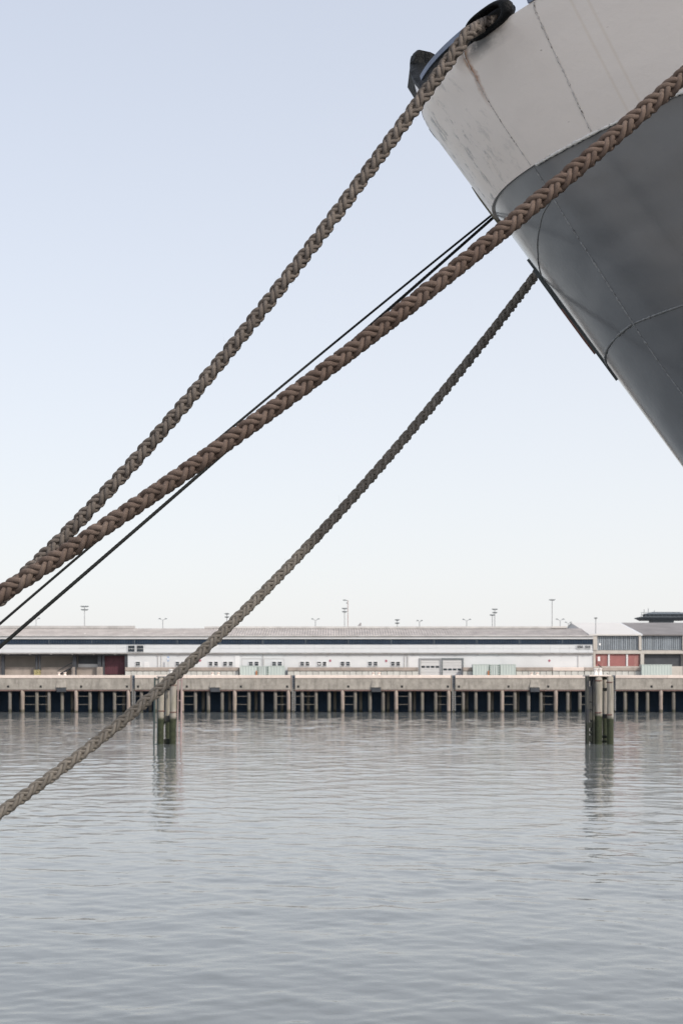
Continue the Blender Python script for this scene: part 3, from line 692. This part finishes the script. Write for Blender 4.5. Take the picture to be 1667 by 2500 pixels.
# control tower behind the shed
YT = 345.0; tx = lambda p: X(p, YT); tz = lambda p: Z(p, YT)
tw = empty('control_tower', (tx(1610), YT, DECK), 'dark slate lookout tower with railed platform behind the grey roof', 'tower')
MB().box(tx(1590), tx(1640), YT-2, YT+3, DECK, tz(1508.9)).build('shaft', M['slate'], tw)
MB().add([(tx(1556),YT-4,tz(1509)),(tx(1680),YT-4,tz(1509)),(tx(1680),YT+4,tz(1509)),(tx(1556),YT+4,tz(1509)),(tx(1567),YT-3,tz(1515)),(tx(1670),YT-3,tz(1515)),(tx(1670),YT+3,tz(1515)),(tx(1567),YT+3,tz(1515)),
          (tx(1556),YT-4,tz(1507.5)),(tx(1680),YT-4,tz(1507.5)),(tx(1680),YT+4,tz(1507.5)),(tx(1556),YT+4,tz(1507.5))],
         [(4,5,1,0),(5,6,2,1),(6,7,3,2),(7,4,0,3),(7,6,5,4),(0,1,9,8),(1,2,10,9),(2,3,11,10),(3,0,8,11),(8,9,10,11)]).build('platform', M['slate'], tw)
MB().bbox(tx(1574), tx(1664), YT-2.5, YT+2.5, tz(1507.4), tz(1501), .1).build('cabin', M['slate'], tw)
MB().add([(tx(1568),YT-3,tz(1501)),(tx(1670),YT-3,tz(1501)),(tx(1670),YT+3,tz(1501)),(tx(1568),YT+3,tz(1501)),(tx(1588),YT-1.5,tz(1495)),(tx(1655),YT-1.5,tz(1495)),(tx(1655),YT+1.5,tz(1495)),(tx(1588),YT+1.5,tz(1495))],
         [(0,3,2,1),(4,5,6,7),(0,1,5,4),(1,2,6,5),(2,3,7,6),(3,0,4,7)]).build('cabin_roof', M['slate'], tw)
for p_ in range(1557, 1680, 10): MB().box(tx(p_), tx(p_)+.08, YT-4, YT-3.92, tz(1507.4), tz(1498)).build('baluster', M['slate'], tw)
MB().box(tx(1556), tx(1680), YT-4.02, YT-3.93, tz(1498.3), tz(1497.5)).build('rail', M['slate'], tw)
for p_, t_ in ((1572, 1488), (1582, 1485.5), (1597, 1490)): MB().bar((tx(p_), YT, tz(1503)), (tx(p_), YT, tz(t_)), .07, 6).build('antenna', M['slate'], tw)

# ------------------------------------------------------------------ mooring dolphins in the river
YD = 132.0; dxp = lambda p: X(p, YD); dz = lambda p: Z(p, YD)
def pile(par, px, r, Y, top, m, base=-2.5, lean=0.0):
    n = 14; prof = np.linspace(base, top, 12); vs = []; fs = []; ph = random.uniform(0, 6)
    for j, z in enumerate(prof):
        for i in range(n):
            t = 2*math.pi*i/n; rr = r*(1+.035*math.sin(3*t+ph)+.02*math.sin(7*t+z*2)+random.uniform(-.008, .008))
            vs.append((X(px, Y)+lean*(z-top)+rr*math.cos(t), Y+rr*math.sin(t), z))
    for j in range(len(prof)-1):
        for i in range(n): fs.append((j*n+i, j*n+(i+1)%n, (j+1)*n+(i+1)%n, (j+1)*n+i))
    fs.append(tuple(range((len(prof)-1)*n, len(prof)*n)))
    return MB().add(vs, fs).build('pile', M[m], par, True)
dbm = bollard_mesh(.68, .165, M['white_post'])
def post(par, x, y, z):
    MB().lathe((x, y, z), [(.27,0),(.27,.04),(.185,.05),(.185,.60),(.22,.61),(.22,.68),(.17,.70)], 16).build('bollard', M['white_post'], par, True)
# left dolphin
dl = empty('mooring_dolphin', (dxp(410), YD, 0), 'timber pile dolphin with ladders on both sides, left, crossed by the grey rope', 'dolphin', 'mooring dolphins in the river')
ttop = dz(1654)
pile(dl, 394, .315, YD, ttop, 'timber_pile', lean=.012); pile(dl, 423.5, .335, YD, ttop, 'timber_pile', lean=.010)
pile(dl, 409.5, .26, YD+2.6, ttop, 'timber_pile')
for y0, y1, yy in ((1655, 1663, .1), (1748.5, 1764, .25), (1805, 1817, .25), (1679, 1686, 1.2)):
    MB().bbox(dxp(399), dxp(419), YD+yy, YD+yy+.5, dz(y1), dz(y0), .04).build('cross_beam', M['steel_dark'], dl)
MB().bbox(dxp(384), dxp(434), YD-.35, YD+3.1, ttop, ttop+.13, .03).build('cap', M['ledge'], dl)
for x_ in (dxp(413), dxp(425.5)): post(dl, x_, YD+1.3, ttop+.13)
for z_ in (dz(1700), dz(1775)): MB().bar((dxp(394), YD+.2, z_), (dxp(411.5), YD+2.6, z_+1.4), .09, 8).build('brace', M['steel_dark'], dl)
def ladder(par, p0, p1, rungs, m, off=0.0, top=1654.5, bot=1860):
    rl = MB()
    for p_ in (p0, p1): rl.bar((dxp(p_+off)-.012*7, YD-.1, dz(bot)), (dxp(p_+off)+.04, YD-.1, dz(top)), (.085 if p_ == p0 else .06), 8)
    l = rl.build('ladder', M[m], par)
    for y_ in rungs: MB().bar((dxp(p0)-.02, YD-.1, dz(y_)), (dxp(p1)+.02, YD-.1, dz(y_)), .05, 8).build('rung', M[m], l)
ladder(dl, 377.5, 386.0, (1660, 1764.5, 1817.5), 'ladder_green')
ladder(dl, 443, 434.5, (1661, 1711, 1765, 1818), 'ladder_pink')
# right dolphin
dr = empty('mooring_dolphin', (dxp(1464), YD, 0), 'timber pile dolphin with dark steel fender frame, right, bird on top', 'dolphin', 'mooring dolphins in the river')
ttop2 = dz(1652)
pile(dr, 1461, .36, YD, ttop2, 'timber_pile'); pile(dr, 1489, .325, YD-.1, ttop2, 'timber_pile', lean=-.004)
pile(dr, 1477, .27, YD+2.6, ttop2, 'timber_pile'); pile(dr, 1446, .26, YD+2.6, ttop2, 'steel_dark')
MB().bbox(dxp(1429.5), dxp(1437), YD-.3, YD+.35, -2, dz(1651), .05).build('fender_beam', M['steel_dark'], dr)
MB().bbox(dxp(1446.5), dxp(1452), YD-.1, YD+.4, -2, dz(1651.5), .04).build('fender_beam', M['steel_dark'], dr)
for y0, y1 in ((1651, 1663), (1676, 1714), (1716, 1733), (1735, 1759), (1764, 1778), (1786, 1792), (1796, 1812)):
    MB().bbox(dxp(1437.2), dxp(1446.3), YD+.0, YD+.3, dz(y1), dz(y0), .03).build('fender_board', M['steel_dark'], dr)
for y0, y1 in ((1653, 1660), (1680, 1688), (1744, 1755), (1796.5, 1803), (1809, 1814)):
    MB().bbox(dxp(1468), dxp(1483), YD+.3, YD+.7, dz(y1), dz(y0), .04).build('cross_beam', M['steel_dark'], dr)
MB().bbox(dxp(1436), dxp(1490), YD-.4, YD+3.1, ttop2, ttop2+.14, .03).build('cap', M['coping'], dr)
for x_ in (dxp(1458.5), dxp(1469)): post(dr, x_, YD+1.0, ttop2+.14)
MB().bar((dxp(1461), YD+.2, dz(1775)), (dxp(1477), YD+2.6, dz(1730)), .09, 8).build('brace', M['steel_dark'], dr)

for root_, px_, Y_, r_, hs_ in ((dl, 394, YD, .315, (1672, 1738)), (dl, 423.5, YD, .335, (1675, 1741)), (dr, 1461, YD, .36, (1664, 1742)), (dr, 1489, YD-.1, .325, (1668, 1747))):
    for py_ in hs_:                                    # rusty steel bands and a bolt head on each
        MB().lathe((X(px_, Y_)-.02, Y_, dz(py_)), [(r_*1.045, 0), (r_*1.07, .02), (r_*1.07, .11), (r_*1.045, .13)], 16).build('steel_band', M['strip_rust'], root_, True)
        MB().bar((X(px_, Y_)+.06, Y_-r_*1.16, dz(py_)+.065), (X(px_, Y_)+.06, Y_-r_*1.0, dz(py_)+.065), .045, 6).build('bolt', M['steel_dark'], root_)
def bird(x, y, z, s, label, face=1):
    # perched body: rings along a curved spine from tail to beak
    ctr = [(-.62,.18,.02),(-.42,.26,.05),(-.2,.36,.12),(.0,.48,.16),(.14,.62,.15),(.22,.76,.10),(.27,.86,.085),(.33,.91,.07),(.42,.91,.03),(.52,.89,.006)]
    pts = [(x+face*a*s, y, z+b*s) for a, b, r in ctr]
    b = empty('bird', (x, y, z), label, 'bird')
    MB().tube(pts, [r*s for _, _, r in ctr], 10).build('body', M['bird'], b, True)
    for d_ in (-.05, .05): MB().bar((x+face*.02*s, y+d_*s, z-.002), (x+face*.02*s, y+d_*s, z+.42*s), .018*s, 5).build('leg', M['bird'], b)
bird(dxp(1468.5), YD+1.0, ttop2+.14+.70, .42, 'small dark bird perched on the white bollard of the right dolphin', -1)
bird(dxp(1486), YD+.6, ttop2+.14, .24, 'tiny dark bird sitting on the cap edge of the right dolphin', -1)

# ------------------------------------------------------------------ the ship's bow
PSI = R(30); D2 = np.array([math.cos(PSI), -math.sin(PSI)]); N2 = np.array([-math.sin(PSI), -math.cos(PSI)])
S0 = np.array([1.20, 10.0]); ZB = 3.5
def hp(q, z, off=0.0):                                # hull point: q = signed root of the distance aft, z above eye level
    k = max(.25, 1.1+.05*(z-ZB)); zz = min(z, 4.3)
    a = .70*(zz-ZB) + (.26*(z-4.3) if z > 4.3 else 0)
    if z < .5: a = .70*(.5-ZB)+.70*(z-.5)*max(.35, 1+.06*(z-.5))
    p = S0-a*D2+q*q*D2+k*q*N2
    if off:
        e = 1e-3
        A = hp(q+e, z)-hp(q-e, z); B = hp(q, z+e)-hp(q, z-e); n = A.cross(B).normalized()
        return Vector((p[0], p[1], z+EYE))-n*off if n.dot(Vector((N2[0]*q-.2*D2[0], N2[1]*q-.2*D2[1], 0))) < 0 else Vector((p[0], p[1], z+EYE))+n*off
    return Vector((p[0], p[1], z+EYE))
def interp(zs, qs): return lambda z: float(np.interp(z, zs, qs))
qA = interp([-6, 2.144, 2.379, 2.702, 3.051, 3.236, 3.52, 3.635, 3.807, 4.029, 4.181, 4.317], [.60, .662, .681, .710, .735, .753, .779, .784, .792, .812, .830, .854])
qB = interp([-6, 3.0, 3.542, 3.73, 3.899, 4.03, 4.164, 4.34], [1.0, 1.04, 1.071, 1.098, 1.122, 1.137, 1.155, 1.178])
cst = lambda v: (lambda z: v)
ship = empty('ship', (S0[0], S0[1], 0), 'moored ship bow, white above and dark grey below', 'ship')
def zlow(q): return 2.25+.13*min(1, max(0, q/.68))
def plate(qa, qb, z0, z1, m, nq=24, nz=16, off=0.0, label=None, name='plate'):
    vs = []; uv = []; fs = []; W = nq+1
    for j in range(nz+1):
        t = j/nz
        for i in range(nq+1):
            s = i/nq; zn = z0(.5)+(z1(.5)-z0(.5))*t; q = qa(zn)+(qb(zn)-qa(zn))*s
            z = z0(q)+(z1(q)-z0(q))*t
            vs.append(hp(q, z, off)); uv.append((q, z))
    for j in range(nz):
        for i in range(nq): a = j*W+i; fs.append((a, a+1, a+W+1, a+W))
    # rim turned inwards gives the plate its thickness
    ring = [i for i in range(W)]+[j*W+nq for j in range(1, nz+1)]+[nz*W+i for i in range(nq-1, -1, -1)]+[j*W for j in range(nz-1, 0, -1)]
    base = len(vs)
    for i in ring: vs.append(hp(uv[i][0], uv[i][1], off-.025)); uv.append(uv[i])
    n = len(ring)
    for i in range(n): fs.append((ring[i], base+i, base+(i+1)%n, ring[(i+1)%n]))
    o = MB().add(vs, fs).build(name, m, ship, True)
    me = o.data; ul = me.uv_layers.new(name='UVMap'); li = np.empty(len(me.loops), int); me.loops.foreach_get('vertex_index', li)
    ul.data.foreach_set('uv', np.array(uv)[li].astype(np.float32).ravel())
    try: me.set_sharp_from_angle(angle=R(40))
    except Exception: pass
    if label: o['label'] = label
    return o
ZT = cst(HB); Z3 = cst(ZB); Q2 = cst(2.0); Q3 = cst(3.6)
LIP = .018
neg = lambda f: (lambda z: -f(z))
for qa, qb, nq in ((neg(qA), qA, 44), (qA, qB, 20), (qB, Q2, 24), (Q2, Q3, 20), (neg(Q3), neg(Q2), 12), (neg(Q2), neg(qB), 12), (neg(qB), neg(qA), 12)):
    plate(qa, qb, Z3, ZT, M['hull_white'], nq, 14, LIP)
    plate(qa, qb, zlow, Z3, M['hull_grey'], nq, 18, 0.0)
    for za, zb_ in ((.9, None), (-1.2, .9), (-3.6, -1.2), (-6.6, -3.6)):
        plate(qa, qb, cst(za), zlow if zb_ is None else cst(zb_), M['hull_grey'], nq, 16, 0.0)
# deck closing the hull
dk = []; qs = np.linspace(-3.6, 3.6, 61)
for q in qs: dk.append(hp(q, HB-.95))
MB().add(dk, [tuple(range(len(dk)))]).build('deck', M['grey_roof'], ship)
bk = [hp(3.6, z) for z in np.linspace(-6.6, HB-.95, 10)]+[hp(-3.6, z) for z in np.linspace(HB-.95, -6.6, 10)]
MB().add(bk, [tuple(range(len(bk)))]).build('bulkhead', M['grey_roof'], ship)
# weld seams
def bead(pts, r, m, jit=.35, name='weld_seam', off=0.0, step=.012):
    P = []; 
    for (qa, za), (qb, zb_) in zip(pts[:-1], pts[1:]):
        L = (hp(qb, zb_)-hp(qa, za)).length; n = max(2, int(L/step))
        for i in range(n): t = i/n; P.append((qa+(qb-qa)*t, za+(zb_-za)*t))
    P.append(pts[-1])
    V = [hp(q+random.gauss(0, r*.12*jit), z+random.gauss(0, r*.12*jit), off+r*.15) for q, z in P]
    rad = [r*min(1.8, max(.4, 1+random.gauss(0, jit))) for _ in V]
    return MB().tube(V, rad, 6).build(name, m, ship, True)
zsA = np.linspace(ZB+.01, HB-.01, 14); bead([(qA(z), z) for z in zsA], .0034, M['weld_white'], .35, off=LIP)
zsB = np.linspace(ZB+.01, HB-.01, 10); bead([(qB(z), z) for z in zsB], .0052, M['weld_white'], .35, off=LIP)
bead([(qA(z), z) for z in np.linspace(-.5, ZB-.01, 24)], .0048, M['weld_grey'], .5)
bead([(1.9, ZB-.006)]+[(q, ZB-.006) for q in np.linspace(1.8, .80, 14)], .009, M['lip_white'], .3, name='plate_lip', off=LIP-.006)
bead([(.80, 3.30), (.72, 3.255), (.648, 3.224), (.57, 3.17), (.494, 3.123), (.38, 3.05), (.269, 3.003), (.17, 2.975)], .0048, M['weld_grey'], .2)
bead([(q, zlow(q)) for q in np.linspace(2.0, .69, 14)], .0062, M['weld_grey'], .25)
bead([(q, zlow(q)) for q in np.linspace(.67, .05, 12)], .0085, M['weld_grey'], .35)
# strips along the stem
def strip(name, z0, z1, q, wq, off, m, taper=.25, thick=.02):
    n = 24; vs = []; fs = []
    for i in range(n+1):
        t = i/n; z = z0+(z1-z0)*t; e = min(1, t/taper, (1-t)/taper)
        for qq, oo in ((q-wq*e, off-thick), (q-wq*e, off+.004), (q+wq*e, off+.004), (q+wq*e, off-thick)): vs.append(hp(qq, z, oo))
    for i in range(n):
        for k in range(4): fs.append((i*4+k, i*4+(k+1)%4, i*4+4+(k+1)%4, i*4+4+k))
    fs += [(3,2,1,0), tuple(n*4+k for k in range(4))]
    return MB().add(vs, fs).build(name, m, ship)
strip('stem_strip', 3.40, 3.82, -.02, .05, .03, M['strip_olive'], .3)
strip('stem_strip', 2.17, 3.14, .085, .024, .012, M['strip_dark'], .15)
strip('stem_strip', 2.72, 3.10, -.01, .02, .030, M['strip_dark'], .3)
strip('rust_strip', 2.42, 2.92, -.02, .02, .034, M['strip_rust'], .2)
strip('stem_strip', 4.20, 4.36, -.02, .05, .022, M['strip_dark'], .3)
# raised stem head: white outside, thick black paint inside and on its rim
def stem_head():
    qs = np.linspace(-.62, .50, 29)
    def top(q): return HB+.03+(.56*max(0, 1-q/.50)**1.1 if q > 0 else .56-.10*q)
    outer = []; 
    for m_, o1, nm in ((M['hull_white'], LIP, 'stem_head'),):
        vs = []; uv = []; fs = []
        for q in qs:
            for t in np.linspace(0, 1, 7): z = HB-.02+(top(q)-.05-(HB-.02))*t; vs.append(hp(q, z, o1)); uv.append((q, z))
        for i in range(len(qs)-1):
            for j in range(6): a = i*7+j; fs.append((a, a+7, a+8, a+1))
        sh_ = MB().add(vs, fs).build(nm, m_, ship, True)
        ul = sh_.data.uv_layers.new(name='UVMap')
        for l in sh_.data.loops: ul.data[l.index].uv = uv[l.vertex_index]
    vs = []; fs = []                                   # black lining and rim
    for q in qs:
        tz_ = top(q); jit = random.gauss(0, .006)
        sec = [(LIP+.002, tz_-.07+jit), (LIP+.010, tz_-.05), (LIP+.010, tz_-.005+jit), (-.03, tz_+.01), (-.085, tz_-.02), (-.09, tz_-.12), (-.09, HB-.35)]
        for of, z in sec: vs.append(hp(q, z, of))
    k = 7
    for i in range(len(qs)-1):
        for j in range(k-1): a = i*k+j; fs.append((a, a+1, a+k+1, a+k))
    MB().add(vs, fs).build('black_rim', M['tar_black'], ship, True)
stem_head()
oc = [(1001,152),(1007,130),(1018,121),(1050,128),(1080,144),(1092,170),(1070,225),(1044,222)]
cf = [at(px, py, 10.22)+Vector((random.gauss(0,.004), 0, 0)) for px, py in oc]; cb = [at(px, py, 10.22)+Vector((0, .42, 0)) for px, py in oc]
cm = [p+((sum(cf, Vector())/8)-p)*.16+Vector((0, -.05, 0)) for p in cf]
MB().add(cf+cb+cm, [tuple(range(15, 7, -1))]+[(i, (i+1)%8, 8+(i+1)%8, 8+i) for i in range(8)]+[(16+i, 16+(i+1)%8, (i+1)%8, i) for i in range(8)]+[tuple(range(16, 24))]).build('bow_casting', M['tar_black'], ship)
def rail_run(name, q0, q1, z, w_, h, m, n=20, off=0.0):
    vs = []; fs = []
    for q in np.linspace(q0, q1, n+1):
        for oo, zz in ((off+.01, z), (off+.01, z+h), (off-w_, z+h), (off-w_, z)): vs.append(hp(q, zz, oo))
    for i in range(n):
        for k in range(4): fs.append((i*4+k, i*4+(k+1)%4, i*4+4+(k+1)%4, i*4+4+k))
    fs += [(3,2,1,0), tuple(n*4+k for k in range(4))]
    return MB().add(vs, fs).build(name, m, ship)
rail_run('coaming', .48, .90, HB+.002, .05, .085, M['tar_black'], off=LIP-.01)
rail_run('cap_rail', .47, .91, HB+.088, .10, .035, M['rail_blue'], off=LIP)
rail_run('cap_rail', 1.16, 3.6, HB+.002, .14, .05, M['rail_blue'], off=LIP, n=40)
# closed chock that rope one runs into
cq, cz = 1.000, HB+.06
def chock(q0_, z0_, wq, wz, base, back):
    ch = []; fsx = []
    for i in range(28):
        t = 2*math.pi*i/28; ca, sa = math.cos(t), math.sin(t)
        ca = math.copysign(abs(ca)**.7, ca); sa = math.copysign(abs(sa)**.7, sa)
        for k in range(8):
            u = 2*math.pi*k/8; rr = 1+.22*math.cos(u)
            ch.append(hp(q0_+wq*rr*ca, z0_+wz*rr*sa, base+.045*math.sin(u)))
    for i in range(28):
        for k in range(8): fsx.append((i*8+k, i*8+(k+1)%8, ((i+1)%28)*8+(k+1)%8, ((i+1)%28)*8+k))
    o_ = MB().add(ch, fsx).build('chock', M['tar_black'], ship, True)
    hb = [hp(q0_+wq*1.1*math.cos(2*math.pi*i/28), z0_+wz*1.1*math.sin(2*math.pi*i/28), back) for i in range(28)]
    MB().add(hb, [tuple(range(28))]).build('opening_shade_disc', M['hole_shade'], o_)  # black disc standing in for the shade inside the chock
chock(cq, cz, .085, .066, .02, -.035)
chock(1.80, 3.93, .07, .10, LIP+.005, LIP+.012)        # where the brown rope is led aboard, further aft

# ------------------------------------------------------------------ ropes
def path(px, Ya, Yb, deg=4, ext0=0.0, ext1=0.0, step=.006, sc_=1.0631, tail=()):
    """Centre line fitted to the rope's course; 1/Y runs evenly so a straight rope stays straight in space."""
    P = np.array(px, float)*sc_; x, y = P[:, 0], P[:, 1]
    c = np.polyfit((x-833)/800, y, deg)
    xs = np.linspace(x.min(), x.max(), 400); ysv = np.polyval(c, (xs-833)/800)
    iy = 1/Ya+(1/Yb-1/Ya)*(xs-xs[0])/(xs[-1]-xs[0]); Y = 1/iy
    W = np.stack([(xs-CX)*Y/F, Y, EYE+(YH-ysv)*Y/F], 1)
    def unit(v): return v/np.linalg.norm(v)
    t0 = unit(W[0]-W[25]); t1 = unit(W[-1]-W[-26])
    pre = [W[0]+t0*s-np.array([0,0,.02*s*s]) for s in np.linspace(ext0, .02, max(2, int(ext0/.05)))] if ext0 else []
    post_ = [W[-1]+t1*s for s in np.linspace(.02, ext1, max(2, int(ext1/.05)))] if ext1 else []
    W = np.array(list(pre)+list(W)+list(post_)+[np.array(t_) for t_ in tail])
    d = np.concatenate([[0], np.cumsum(np.linalg.norm(np.diff(W, axis=0), axis=1))])
    s = np.arange(0, d[-1], step); return s, np.stack([np.interp(s, d, W[:, k]) for k in range(3)], 1)
def frames(W):
    T = np.gradient(W, axis=0); 
    for k in range(3): T[:, k] = np.convolve(np.pad(T[:, k], 20, mode='edge'), np.ones(41)/41, 'valid')
    T /= np.linalg.norm(T, axis=1)[:, None]
    A = np.cross(T, np.array([0, 1., 0])); A /= np.linalg.norm(A, axis=1)[:, None]; B = np.cross(A, T)
    return T, A, B
def np_tube(name, C, rad, n, m, parent, length, squash=None):
    T = np.gradient(C, axis=0); T /= np.linalg.norm(T, axis=1)[:, None]
    U = np.cross(T, np.array([.3, .5, .81])); U /= np.linalg.norm(U, axis=1)[:, None]; V = np.cross(T, U)
    th = np.linspace(0, 2*np.pi, n+1)
    r = rad if np.ndim(rad) else np.full(len(C), rad)
    P = C[:, None, :]+r[:, None, None]*(np.cos(th)[None, :, None]*U[:, None, :]+np.sin(th)[None, :, None]*V[:, None, :])
    off = np.array(wloc(parent)); N = len(C)
    vs = (P-off).reshape(-1, 3); idx = np.arange(N*(n+1)).reshape(N, n+1)
    fs = np.stack([idx[:-1, :-1], idx[:-1, 1:], idx[1:, 1:], idx[1:, :-1]], -1).reshape(-1, 4)
    me = bpy.data.meshes.new(name); me.vertices.add(len(vs)); me.vertices.foreach_set('co', vs.ravel())
    me.loops.add(fs.size); me.loops.foreach_set('vertex_index', fs.ravel())
    me.polygons.add(len(fs)); me.polygons.foreach_set('loop_start', np.arange(0, fs.size, 4)); me.polygons.foreach_set('loop_total', np.full(len(fs), 4))
    me.polygons.foreach_set('use_smooth', np.ones(len(fs), bool)); me.update()
    uvv = np.stack([np.repeat(length[:, None], n+1, 1), np.repeat(th[None]/(2*np.pi), N, 0)], -1).reshape(-1, 2)
    ul = me.uv_layers.new(name='UVMap'); ul.data.foreach_set('uv', uvv[fs.ravel()].astype(np.float32).ravel())
    me.materials.append(m); o = bpy.data.objects.new(name, me); COL.objects.link(o); o.parent = parent; return o
def plait(label, s, W, D, m, twist, phase, fuzz=1800, layk=2.5):
    """Eight strand plait: two pairs wind one way, two the other, passing over and under."""
    mid = W[len(W)//2]; root = empty('mooring_rope', mid, label, 'rope', 'thick plaited mooring ropes')
    T, A, B = frames(W); lay = layk*D; om = 2*np.pi/lay; Rm = .272*D; amp = .072*D; rs = .150*D
    tw = twist*s+phase+.26*np.sin(s*.8+phase)
    irr = lambda sd: np.interp(s, np.arange(0, s[-1]+1, .11), np.random.default_rng(sd).normal(0, 1, len(np.arange(0, s[-1]+1, .11))))
    n = 0
    for hand in (1, -1):
        for c_ in range(2):
            for pr in (-1, 1):
                ss = s+pr*.0860*lay
                a0 = om*ss
                base = 0 if hand == 1 else np.pi/2
                ang = hand*(a0-.05*np.sin(2*(a0-np.pi/4))*(1 if hand == 1 else -1))+base+c_*np.pi
                over = np.tanh(1.6*np.cos(2*(a0-np.pi/4)))/np.tanh(1.6)*(1 if hand == 1 else -1)
                rad = Rm+amp*over
                an = ang+tw+.05*irr(n+3)
                rr = rad*(1+.02*irr(n+40))
                C = W+(rr*np.cos(an))[:, None]*A+(rr*np.sin(an))[:, None]*B+T*(.02*D*irr(n+80))[:, None]
                np_tube('strand', C, rs*(1+.03*irr(n+120)), 9, m, root, s); n += 1
    np_tube('core', W, np.full(len(W), .20*D), 8, m, root, s)
    # loose fibres standing off the rope
    r2 = np.random.default_rng(5); vs = []; fs = []
    for i in range(fuzz):
        j = r2.integers(5, len(s)-5); a = r2.uniform(0, 6.28); d0 = A[j]*math.cos(a)+B[j]*math.sin(a)
        p = W[j]+d0*D*.46; L = r2.exponential(.005)+.003; dirn = d0*r2.uniform(.5, 1)+T[j]*r2.normal(0, .9)+r2.normal(0, .3, 3); dirn /= np.linalg.norm(dirn)
        p1 = p+dirn*L*.55; p2 = p1+(dirn+r2.normal(0, .6, 3))*L*.5; sd2 = np.cross(dirn, d0+.01); sd2 = sd2/np.linalg.norm(sd2)*.00035; up = d0*.00035
        b0 = len(vs)
        for q_, k_ in ((p, 1), (p1, .9), (p2, .3)): vs += [q_+sd2*k_, q_-sd2*k_, q_+up*k_]
        for k_ in (0, 3): fs += [(b0+k_+x_, b0+k_+(x_+1)%3, b0+k_+3+(x_+1)%3, b0+k_+3+x_) for x_ in range(3)]
    fo = MB().add(vs, fs).build('loose_fibres', m, root); fo['kind'] = 'stuff'
    return root
R1 = [(1075,75),(1045,120),(985,195),(930,275),(870,365),(800,455),(735,545),(680,610),(640,665),(585,730),(530,795),(470,870),(420,930),(375,985),(320,1050),(265,1110),(215,1165),(150,1230),(95,1285),(63,1310)]
R2 = [(1500,240),(1430,295),(1340,365),(1260,440),(1150,530),(1080,590),(1000,650),(920,715),(850,780),(760,840),(690,895),(620,950),(540,1000),(460,1055),(390,1105),(320,1155),(250,1200),(180,1250),(110,1295),(63,1330)]
R3 = [(1230,625),(1170,715),(1110,790),(1050,860),(990,935),(930,1000),(870,1075),(800,1150),(730,1225),(660,1310),(590,1380),(510,1455),(430,1530),(350,1600),(290,1645),(230,1695),(150,1755),(100,1800),(63,1825)]
s, Wp = path(R1, 8.6, 8.68, 3, 4.0, 0, tail=[hp(cq-.01, cz-.01, .03), hp(cq, cz, -.05), hp(cq+.02, cz, -.3)])
plait('greyish plaited rope highest at the bow, running up to the bulwark chock', s, Wp, .098, M['rope_a'], .12, -.1)
s, Wp = path(R2, 6.85, 6.85, 3, 4.0, 1.15, tail=[hp(1.80, 3.93, .10), hp(1.81, 3.93, 0.0), hp(1.84, 3.94, -.3)])
plait('thickest brown plaited rope crossing in front of the grey hull', s, Wp, .100, M['rope_b'], -.05, .35)
s, Wp = path(R3, 8.3, 10.9, 3, 3.0, .35)
plait('thinner grey plaited rope, lowest, crossing the left dolphin', s, Wp, .082, M['rope_c'], .06, .15, layk=2.8)
def wire(label, pts, Ya, Yb, D, deg=2):
    s, W = path(pts, Ya, Yb, deg, 3.0, .5, step=.012); T, A, B = frames(W)
    root = empty('wire_rope', W[len(W)//2], label, 'wire rope', 'thin dark wire ropes')
    for k in range(6):
        a = 2*np.pi*k/6+s*2*np.pi/(D*7.5); C = W+(.30*D*np.cos(a))[:, None]*A+(.30*D*np.sin(a))[:, None]*B
        np_tube('strand', C, .185*D, 6, M['wire'], root, s)
wire('upper and thinner of the two dark wires', [(1137,490),(1010,588),(880,690),(700,840),(545,975),(512,1003),(200,1260),(63,1378)], 8.6, 10.4, .0190)
wire('lower and thicker of the two dark wires', [(1137,492),(960,655),(830,765),(500,1050),(290,1235),(63,1432)], 8.3, 10.4, .0255)
